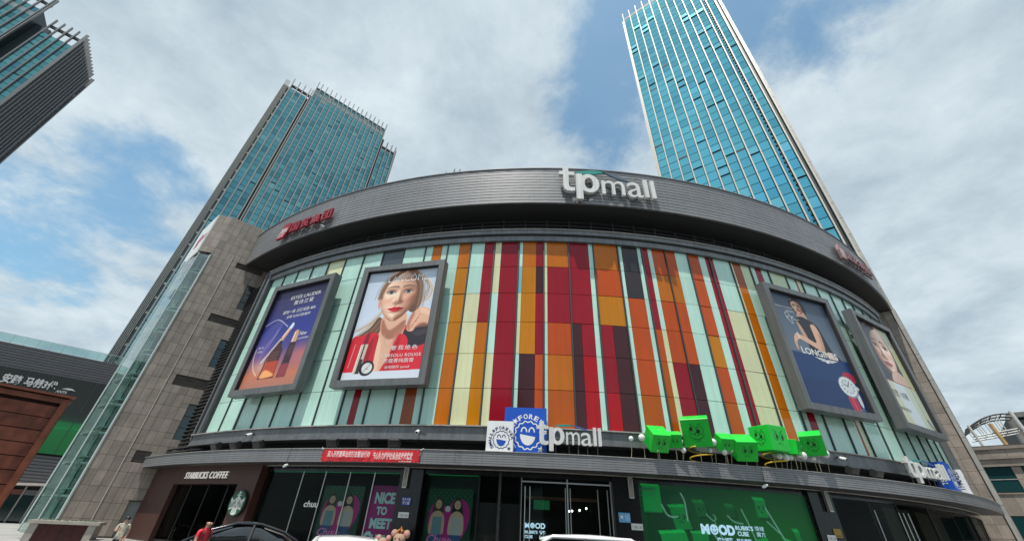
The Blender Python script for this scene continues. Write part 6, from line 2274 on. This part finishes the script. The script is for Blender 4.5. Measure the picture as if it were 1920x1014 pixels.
# ------------------------------------------------------------------ vehicles
TYRE = material('tyre_rubber', (.02, .02, .02), .8)
RIM = material('alloy_rim', (.45, .46, .47), .3, .8)
CARGL = material('car_window', (.012, .016, .018), .04, 0, spec=.9, coat=.5)
LAMP = material('lamp_lens', (.70, .72, .74), .15, .2, coat=.6)
TAIL = material('tail_lens', (.35, .01, .01), .2, coat=.6)
CARB = material('black_plastic', (.02, .02, .02), .5)
def loft(rings, closed=True):
    mb = MB()
    n = len(rings[0])
    V = [p for r in rings for p in r]
    F = []
    for i in range(len(rings) - 1):
        for k in range(n):
            F.append((i * n + k, (i + 1) * n + k, (i + 1) * n + (k + 1) % n, i * n + (k + 1) % n))
    F.append(tuple(range(n)))
    F.append(tuple((len(rings) - 1) * n + k for k in range(n - 1, -1, -1)))
    return mb.add(V, F)
def car(label, M, paint, L=4.7, Wd=1.86, H=1.5, low=.20, belt=.92, cab=(-1.45, 1.9), roof=(-.35, .95), front_belt=.80, group='cars parked along the kerb'):
    """front towards -X; cab = foot of windscreen / rear glass, roof = flat stretch of the roof"""
    o = thing('parked_car', label, 'car', M, group)
    hw = Wd / 2
    def body_ring(x, zb, zt, w):
        return [(x, -w * .93, zb), (x, -w, zb + .12), (x, -w, zb + (zt - zb) * .62), (x, -w * .965, zt - .05), (x, -w * .88, zt), (x, 0, zt + .025),
                (x, w * .88, zt), (x, w * .965, zt - .05), (x, w, zb + (zt - zb) * .62), (x, w, zb + .12), (x, w * .93, zb)]
    xs = [(-.5, .42, .60, .76), (-.485, .30, .68, .86), (-.44, .22, .73, .95), (-.30, low, front_belt, 1), (cab[0] / L, low, belt - .03, 1), (0, low, belt, 1), (.30, low, belt + .02, 1), (cab[1] / L, low, belt + .04, .99), (.46, .26, belt + .02, .95), (.49, .34, belt - .08, .88), (.5, .45, belt - .2, .80)]
    xs.sort()
    obj('body', loft([body_ring(x * L, zb, zt, hw * w) for x, zb, zt, w in xs]), paint, o, M, smooth=True)
    def cab_ring(x, zb, zt, wb, wt):
        zm = zb + (zt - zb) * .82
        wm = wb + (wt - wb) * .72
        return [(x, -wb, zb), (x, -wm, zm), (x, -wt * .86, zt - .012), (x, 0, zt + .02), (x, wt * .86, zt - .012), (x, wm, zm), (x, wb, zb)]
    st = []
    for x, zt, s_ in ((cab[0], belt + .02, 1), ((cab[0] * .55 + roof[0] * .45), belt + (H - belt) * .60, .97), (roof[0], H - .04, .95), ((roof[0] + roof[1]) / 2, H, .95), (roof[1], H - .03, .95), ((cab[1] * .5 + roof[1] * .5), belt + (H - belt) * .66, .93), (cab[1], belt + .05, .92)):
        st.append(cab_ring(x, belt - .04, zt - .03, hw * .93, hw * .72 * s_))
    obj('window_glass', loft(st), CARGL, o, M, smooth=True)
    st2 = []
    xr = [roof[0] + (roof[1] - roof[0]) * k / 6 for k in range(-1, 8)]
    for x in xr:
        f = (x - roof[0]) / (roof[1] - roof[0])
        zt = H - .055 + .055 * math.sin(PI * min(max(f * .8 + .1, 0), 1)) - (.045 if f < 0 or f > 1 else 0)
        w = hw * .70
        st2.append([(x, -w, zt - .05), (x, -w * .9, zt - .005), (x, 0, zt + .022), (x, w * .9, zt - .005), (x, w, zt - .05), (x, 0, zt - .03)])
    obj('roof', loft(st2), paint, o, M, smooth=True)
    for s_ in (-1, 1):
        b = MB()
        b.tube([(cab[0], s_ * hw * .92, belt), ((cab[0] + roof[0]) / 2, s_ * hw * .83, belt + (H - belt) * .58), (roof[0], s_ * hw * .71, H - .06), (roof[1], s_ * hw * .71, H - .06), ((cab[1] + roof[1]) / 2, s_ * hw * .80, belt + (H - belt) * .62), (cab[1], s_ * hw * .88, belt + .03)], .045, 6)
        obj('pillar', b, paint, o, M, smooth=True)
        b = MB()
        b.tube([((roof[0] + roof[1]) / 2 + .1, s_ * hw * .945, belt), ((roof[0] + roof[1]) / 2 + .16, s_ * hw * .70, H - .07)], .05, 6)
        obj('pillar', b, CARB, o, M)
        b = MB()
        b.sphere((cab[0] + .35, s_ * (hw + .10), belt + .06), .13, 10, 6, sc=(.55, 1, .65))
        obj('mirror', b, paint, o, M, smooth=True)
        b = MB()
        b.sphere((-L * .455, s_ * hw * .68, front_belt * .86), .2, 10, 6, sc=(.7, 1.1, .42))
        obj('headlight', b, LAMP, o, M, smooth=True)
        b = MB()
        b.sphere((L * .468, s_ * hw * .70, belt - .10), .2, 10, 6, sc=(.45, 1.2, .5))
        obj('tail_light', b, TAIL, o, M, smooth=True)
        for x in (-L * .30, L * .29):
            Mw = M @ T((x, s_ * (hw - .10), .335))
            b = MB()
            b.add(*_wheel(.335, .21))
            w_ = obj('wheel', b, TYRE, o, Mw, smooth=False)
            b = MB()
            b.add(*_wheel(.215, .215))
            for k in range(5):
                b.box(-.03, .03, -.112, .112, 0, .21, Ry(k * 2 * PI / 5))
            obj('rim', b, RIM, w_, Mw)
            b = MB()
            b.add(*_wheel(.40, .225))
            obj('wheel_arch', b, CARB, o, M @ T((x, s_ * (hw - .118), .36)))
    b = MB()
    b.box(-L * .497, -L * .47, -.55, .55, .36, .56)
    obj('grille', b, CARB, o, M)
    return o
def _wheel(r, w, n=20):
    V = [(r * math.cos(2 * PI * k / n), -w / 2, r * math.sin(2 * PI * k / n)) for k in range(n)] + [(r * math.cos(2 * PI * k / n), w / 2, r * math.sin(2 * PI * k / n)) for k in range(n)]
    return V, [tuple(range(n)), tuple(range(2 * n - 1, n - 1, -1))] + [(k, n + k, n + (k + 1) % n, (k + 1) % n) for k in range(n)]
CARBLK = material('car_paint_black', (.012, .014, .018), .18, .2, coat=1)
CARWHT = material('car_paint_white', (.74, .75, .75), .22, 0, coat=1)
car('dark fastback car with long sloping windscreen parked by the coffee shop', T((-8.75, 16.25, .004)) @ Rz(.515), CARBLK, L=4.85, Wd=1.92, H=1.655, belt=1.00, cab=(-1.55, 2.05), roof=(-.15, .55), front_belt=.90)
car('white saloon car seen end on below the clothes shop window', T((-3.55, 11.35, .004)) @ Rz(PI / 2 + .30), CARWHT, L=4.6, Wd=1.84, H=1.505, belt=.93, cab=(-1.5, 1.85), roof=(-.3, .85))
car('white sport utility car in front of the mall entrance', T((2.78, 12.2, .004)) @ Rz(PI - .12), CARWHT, L=4.6, Wd=1.88, H=1.775, belt=1.06, cab=(-1.30, 2.15), roof=(-.55, 1.35), front_belt=.98)

# ------------------------------------------------------------------ people
SKINM = material('skin', (.46, .27, .19), .55, noise=.06, nscale=30)
HAIRM = material('dark_hair', (.015, .012, .010), .5)
def person(label, M, H, shirt, trousers, pose, bald=False, hairlen=0, zones=(.47, .83), shoe=None, sleeve=.30):
    """one skinned body: joints in metres for a 1.7 m figure, scaled to H; faces to -Y"""
    o = thing('person', label, 'person', M)
    k = H / 1.7
    J = pose
    names = list(J)
    idx = {n: i for i, n in enumerate(names)}
    edges = [('pelvis', 'waist'), ('waist', 'chest'), ('chest', 'neck'), ('neck', 'head0'), ('head0', 'head1')]
    for s in 'lr':
        edges += [('pelvis', 'hip' + s), ('hip' + s, 'knee' + s), ('knee' + s, 'ankle' + s), ('ankle' + s, 'toe' + s),
                  ('chest', 'sho' + s), ('sho' + s, 'elb' + s), ('elb' + s, 'wri' + s), ('wri' + s, 'palm' + s)]
    rad = {'pelvis': (.155, .115), 'waist': (.135, .10), 'chest': (.165, .115), 'neck': (.058, .058), 'head0': (.078, .088), 'head1': (.082, .092)}
    for s in 'lr':
        rad.update({'hip' + s: (.088, .092), 'knee' + s: (.058, .060), 'ankle' + s: (.040, .042), 'toe' + s: (.040, .028), 'sho' + s: (.060, .060), 'elb' + s: (.042, .042), 'wri' + s: (.028, .026), 'palm' + s: (.036, .018)})
    me = bpy.data.meshes.new('body_skeleton')
    me.from_pydata([tuple(Vector(J[n]) * k) for n in names], [(idx[a], idx[b]) for a, b in edges], [])
    tmp = bpy.data.objects.new('body_skeleton', me)
    COL.objects.link(tmp)
    md = tmp.modifiers.new('skin', 'SKIN')
    md.use_smooth_shade = True
    sv_ = me.skin_vertices[0].data
    for n in names:
        sv_[idx[n]].radius = (rad[n][0] * k, rad[n][1] * k)
        sv_[idx[n]].use_root = n == 'pelvis'
    sb = tmp.modifiers.new('sub', 'SUBSURF')
    sb.levels = sb.render_levels = 2
    dg = bpy.context.evaluated_depsgraph_get()
    dg.update()
    bm_ = bpy.data.meshes.new_from_object(tmp.evaluated_get(dg))
    bpy.data.objects.remove(tmp)
    V = [v.co.copy() for v in bm_.vertices]
    el = [Vector(J['elb' + s]) * k for s in 'lr']
    sh_ = [Vector(J['sho' + s]) * k for s in 'lr']
    wr_ = [Vector(J['wri' + s]) * k for s in 'lr']
    bm_.materials.clear()
    for mt in (SKINM, shirt, trousers, shoe or CARB):
        bm_.materials.append(mt)
    neck_z = J['neck'][2] * k + .015
    for p in bm_.polygons:
        c_ = p.center
        mi = 0
        if c_.z < .085 * k:
            mi = 3
        elif c_.z < zones[0] * H and min((c_ - w).length for w in wr_) > .16 * k:
            mi = 2
        elif c_.z < neck_z:
            mi = 1
            for s in (0, 1):
                a, b_ = sh_[s], el[s]
                t_ = (c_ - a).dot(b_ - a) / (b_ - a).length_squared
                near = ((c_ - (a + (b_ - a) * min(max(t_, 0), 1))).length < .075 * k)
                dw = min((c_ - (el[s].lerp(wr_[s], q / 4))).length for q in range(1, 6))
                if (near and t_ > sleeve * 2.2) or dw < .06 * k and t_ > .8:
                    mi = 0
            if min((c_ - w).length for w in wr_) < .15 * k:
                mi = 0
        p.material_index = mi
        p.use_smooth = True
    b_ = obj('body', bm_, [m for m in bm_.materials], o, M)
    # fingers on each palm
    for s in 'lr':
        d = (Vector(J['palm' + s]) - Vector(J['wri' + s])).normalized()
        side = d.cross(Vector((0, -1, .2))).normalized()
        nn = side.cross(d)
        q = MB()
        base = Vector(J['palm' + s]) + d * .02
        for f, ln in enumerate((.068, .078, .072, .055)):
            p0 = base + side * (.026 - .0175 * f)
            q.tube([tuple(p0 * k), tuple((p0 + d * ln * .5 + nn * .006) * k), tuple((p0 + d * ln * .85 + nn * .022) * k)], [.0095 * k, .0085 * k, .006 * k], 6)
        p0 = Vector(J['wri' + s]) + d * .025 + side * .03
        q.tube([tuple(p0 * k), tuple((p0 + d * .035 + side * .022) * k), tuple((p0 + d * .065 + side * .02) * k)], [.012 * k, .010 * k, .007 * k], 6)
        obj('fingers', q, SKINM, o, M, smooth=True)
    # face
    hc = (Vector(J['head0']) + Vector(J['head1'])) / 2 * k
    q = MB()
    for sx in (-1, 1):
        q.sphere((hc.x + sx * .032 * k, hc.y - .088 * k, hc.z + .008 * k), .013 * k, 8, 6)
    obj('eyes', q, HAIRM, o, M, smooth=True)
    q = MB()
    q.tube([(hc.x, hc.y - .085 * k, hc.z + .01 * k), (hc.x, hc.y - .112 * k, hc.z - .03 * k), (hc.x, hc.y - .088 * k, hc.z - .038 * k)], [.008 * k, .015 * k, .008 * k], 6)
    for sx in (-1, 1):
        q.sphere((hc.x + sx * .084 * k, hc.y + .005 * k, hc.z - .005 * k), .03 * k, 8, 6, sc=(.35, .6, 1))
    obj('nose_and_ears', q, SKINM, o, M, smooth=True)
    q = MB()
    q.tube([(hc.x - .025 * k, hc.y - .088 * k, hc.z - .062 * k), (hc.x, hc.y - .096 * k, hc.z - .064 * k), (hc.x + .025 * k, hc.y - .088 * k, hc.z - .062 * k)], .006 * k, 5)
    obj('mouth', q, material('lips', (.30, .10, .09), .5), o, M, smooth=True)
    if not bald:
        q = MB()
        q.sphere((hc.x, hc.y + .016 * k, hc.z + .030 * k), .106 * k, 14, 10, sc=(.97, 1.02, 1.02))
        if hairlen:
            q.tube([(hc.x, hc.y + .06 * k, hc.z + .02 * k), (hc.x, hc.y + .10 * k, hc.z - .10 * k), (hc.x, hc.y + .09 * k, hc.z - hairlen * k)], [.08 * k, .07 * k, .03 * k], 10)
        obj('hair', q, HAIRM, o, M, smooth=True)
    return o
def walk_pose(step=.2, swing=.2, lean=0.):
    return {'pelvis': (0, 0, .92), 'waist': (0, -.01 - lean * .3, 1.08), 'chest': (0, -.01 - lean, 1.30), 'neck': (0, -.01 - lean * 1.4, 1.455), 'head0': (0, -.03 - lean * 1.6, 1.545), 'head1': (0, -.03 - lean * 1.7, 1.615),
            'hipl': (.095, 0, .86), 'kneel': (.10, -step * .6, .49), 'anklel': (.10, -step, .085), 'toel': (.105, -step - .15, .03),
            'hipr': (-.095, 0, .86), 'kneer': (-.10, step * .05, .48), 'ankler': (-.10, step * .8, .11), 'toer': (-.105, step * .8 - .14, .035),
            'shol': (.185, -lean, 1.385), 'elbl': (.235, swing * .45 - lean, 1.12), 'wril': (.225, swing * .15 - .06 - lean, .88), 'palml': (.22, swing * .1 - .08 - lean, .80),
            'shor': (-.185, -lean, 1.385), 'elbr': (-.235, -swing * .25 - lean, 1.12), 'wrir': (-.205, -swing - .10 - lean, .93), 'palmr': (-.20, -swing - .14 - lean, .86)}
CREAM = material('cream_blouse', (.52, .45, .36), .7, noise=.45, nscale=16)
REDSH = material('red_shirt', (.72, .03, .045), .6, noise=.08, nscale=6)
DKTR = material('dark_trousers', (.025, .025, .03), .7, noise=.1)
pw_ = walk_pose(.2, .16)
pw_.update({'elbr': (-.22, -.10, 1.14), 'wrir': (-.10, -.27, 1.20), 'palmr': (-.06, -.33, 1.24)})
wm = person('woman in a cream patterned blouse and dark trousers walking past the stair tower', T((-15.55, 19.95, .004)) @ Rz(.55), 1.60, CREAM, DKTR, pw_, hairlen=.12, zones=(.50, .83))
Mm = T((-8.98, 14.72, .004)) @ Rz(1.15)
mn = person('bald man in a bright red shirt and dark shoulder straps beside the dark car', Mm, 1.69, REDSH, DKTR, walk_pose(.18, .15, .03), bald=True)
b = MB()
for sx in (-1, 1):
    b.tube([(sx * .105, -.155, 1.16), (sx * .115, -.165, 1.30), (sx * .115, -.06, 1.435), (sx * .11, .10, 1.36), (sx * .10, .135, 1.2)], .022, 5)
bp = tag(obj('shoulder_straps', b, DKTR, mn, Mm))

# ------------------------------------------------------------------ plush mouse doll by the column
PLU = material('plush_beige', (.36, .24, .17), .9, noise=.15, nscale=20, bump=.4, bscale=90)
PLP = material('plush_pink', (.50, .24, .22), .9)
def doll(label, M, s, crown):
    o = thing('plush_doll', label, 'doll', M, 'plush dolls by the granite column')
    b = MB()
    b.sphere((0, 0, .42 * s), .34 * s, 14, 10, sc=(1, .85, 1.2))
    for sx in (-1, 1):
        b.sphere((sx * .20 * s, -.06 * s, .07 * s), .13 * s, 10, 8, sc=(1, 1.4, .7))
        b.sphere((sx * .36 * s, -.05 * s, .50 * s), .11 * s, 10, 8, sc=(1, 1, 1.9))
    obj('body', b, PLU, o, M, smooth=True)
    b = MB()
    b.sphere((0, -.02 * s, 1.02 * s), .30 * s, 16, 12, sc=(1.05, .95, .98))
    b.sphere((0, -.28 * s, .94 * s), .12 * s, 10, 8, sc=(1.2, 1, .85))
    h_ = obj('head', b, PLU, o, M, smooth=True)
    b = MB()
    for sx in (-1, 1):
        b.sphere((sx * .33 * s, .02 * s, 1.27 * s), .19 * s, 12, 10, sc=(1, .45, 1))
    obj('ear', b, PLU, h_, M, smooth=True)
    b = MB()
    for sx in (-1, 1):
        b.sphere((sx * .335 * s, -.055 * s, 1.265 * s), .13 * s, 12, 8, sc=(1, .3, 1))
    obj('inner_ear', b, PLP, h_, M, smooth=True)
    b = MB()
    for sx in (-1, 1):
        b.sphere((sx * .11 * s, -.28 * s, 1.07 * s), .035 * s, 8, 6)
    b.sphere((0, -.40 * s, .97 * s), .04 * s, 8, 6)
    obj('eyes_and_nose', b, CARB, h_, M, smooth=True)
    if crown:
        CR1, CR2 = material('crown_orange', (.55, .19, .02), .6), material('crown_stripe', (.10, .03, .02), .7)
        for k in range(8):
            b = MB()
            a = k * PI / 4
            b.tube([(.10 * s * math.cos(a), .10 * s * math.sin(a), 1.30 * s), (.15 * s * math.cos(a), .15 * s * math.sin(a), 1.40 * s), (.02 * s * math.cos(a), .02 * s * math.sin(a), 1.50 * s)], [.05 * s, .055 * s, .02 * s], 6)
            obj('crown_segment', b, CR1 if k % 2 else CR2, h_, M, smooth=True)
        b = MB()
        b.sphere((0, 0, 1.54 * s), .04 * s, 8, 6)
        obj('crown_knob', b, CR1, h_, M, smooth=True)
    return o
doll('large plush mouse doll with an orange striped crown in front of the first granite column', at_drum(-.2008, 48.75, .30), .92, True)
doll('smaller plush mouse doll without a crown beside the magenta poster', at_drum(-.2165, 48.85, .30), .76, False)

# ------------------------------------------------------------------ unseen blocks and trees added across the street for the glass to reflect
OPW = material('reflection_wall', (.22, .205, .19), .7, noise=.15, nscale=.3, streak=.2)
for x, y, w, d, h, lab in ((-34, -78, 46, 16, 36, 'plain brown block added across the street for reflections, taller one'), (18, -66, 40, 14, 22, 'plain brown block added across the street for reflections, lower one')):
    M = T((x, y, 0))
    o = thing('reflection_block', lab, 'building', M)
    b = MB()
    b.box(-w / 2, w / 2, -d / 2, d / 2, 0, h)
    obj('wall', b, OPW, o, M)
    b = MB()
    for f in range(int(h / 3.6)):
        b.box(-w / 2 + 1, w / 2 - 1, d / 2, d / 2 + .08, f * 3.6 + 1.2, f * 3.6 + 2.9)
    obj('window_band', b, WINP, o, M)
def reflection_tree(label, M, h, r, seed):
    rg_ = random.Random(seed)
    o = thing('reflection_tree', label, 'tree', M, 'trees added across the street for reflections')
    b = MB()
    b.tube([(0, 0, 0), (.05, .03, h * .3), (-.04, .05, h * .55)], [.2, .16, .1], 7)
    for _ in range(7):
        a = rg_.uniform(0, 6.28)
        b.tube([(0, 0, h * .35), (math.cos(a) * r * .4, math.sin(a) * r * .4, h * .6), (math.cos(a) * r * .75, math.sin(a) * r * .75, h * .8)], [.09, .05, .02], 5)
    obj('trunk', b, material('tree_bark', (.07, .055, .04), .9), o, M)
    b = MB()
    cl = [Vector((rg_.gauss(0, r * .45), rg_.gauss(0, r * .45), h * .68 + rg_.gauss(0, h * .12))) for _ in range(16)]
    for _ in range(1500):
        p = rg_.choice(cl) + Vector((rg_.gauss(0, .5), rg_.gauss(0, .5), rg_.gauss(0, .4)))
        n = Vector((rg_.gauss(0, 1), rg_.gauss(0, 1), rg_.gauss(0, 1))).normalized()
        u_ = n.orthogonal().normalized() * .2
        v_ = n.cross(u_).normalized() * .12
        b.add([p - u_, p + v_, p + u_, p - v_], [(0, 1, 2, 3)])
    obj('crown', b, material('tree_leaf', (.05, .09, .03), .6, noise=.3, nscale=3), o, M)
for k, (x, lab) in enumerate(((-24, 'leafy tree added across the road for reflections, at the end towards the wooden kiosk'), (-13, 'leafy tree added across the road for reflections, second from the wooden kiosk end'), (-3, 'leafy tree added across the road for reflections, facing the magenta poster'),
                            (8, 'leafy tree added across the road for reflections, facing the mall entrance'), (19, 'leafy tree added across the road for reflections, facing the green display'), (30, 'leafy tree added across the road for reflections, at the end towards the stone building'))):
    reflection_tree(lab, T((x, -22 - 2 * (k % 2), 0)), 10 + k % 3, 3.4, 30 + k)
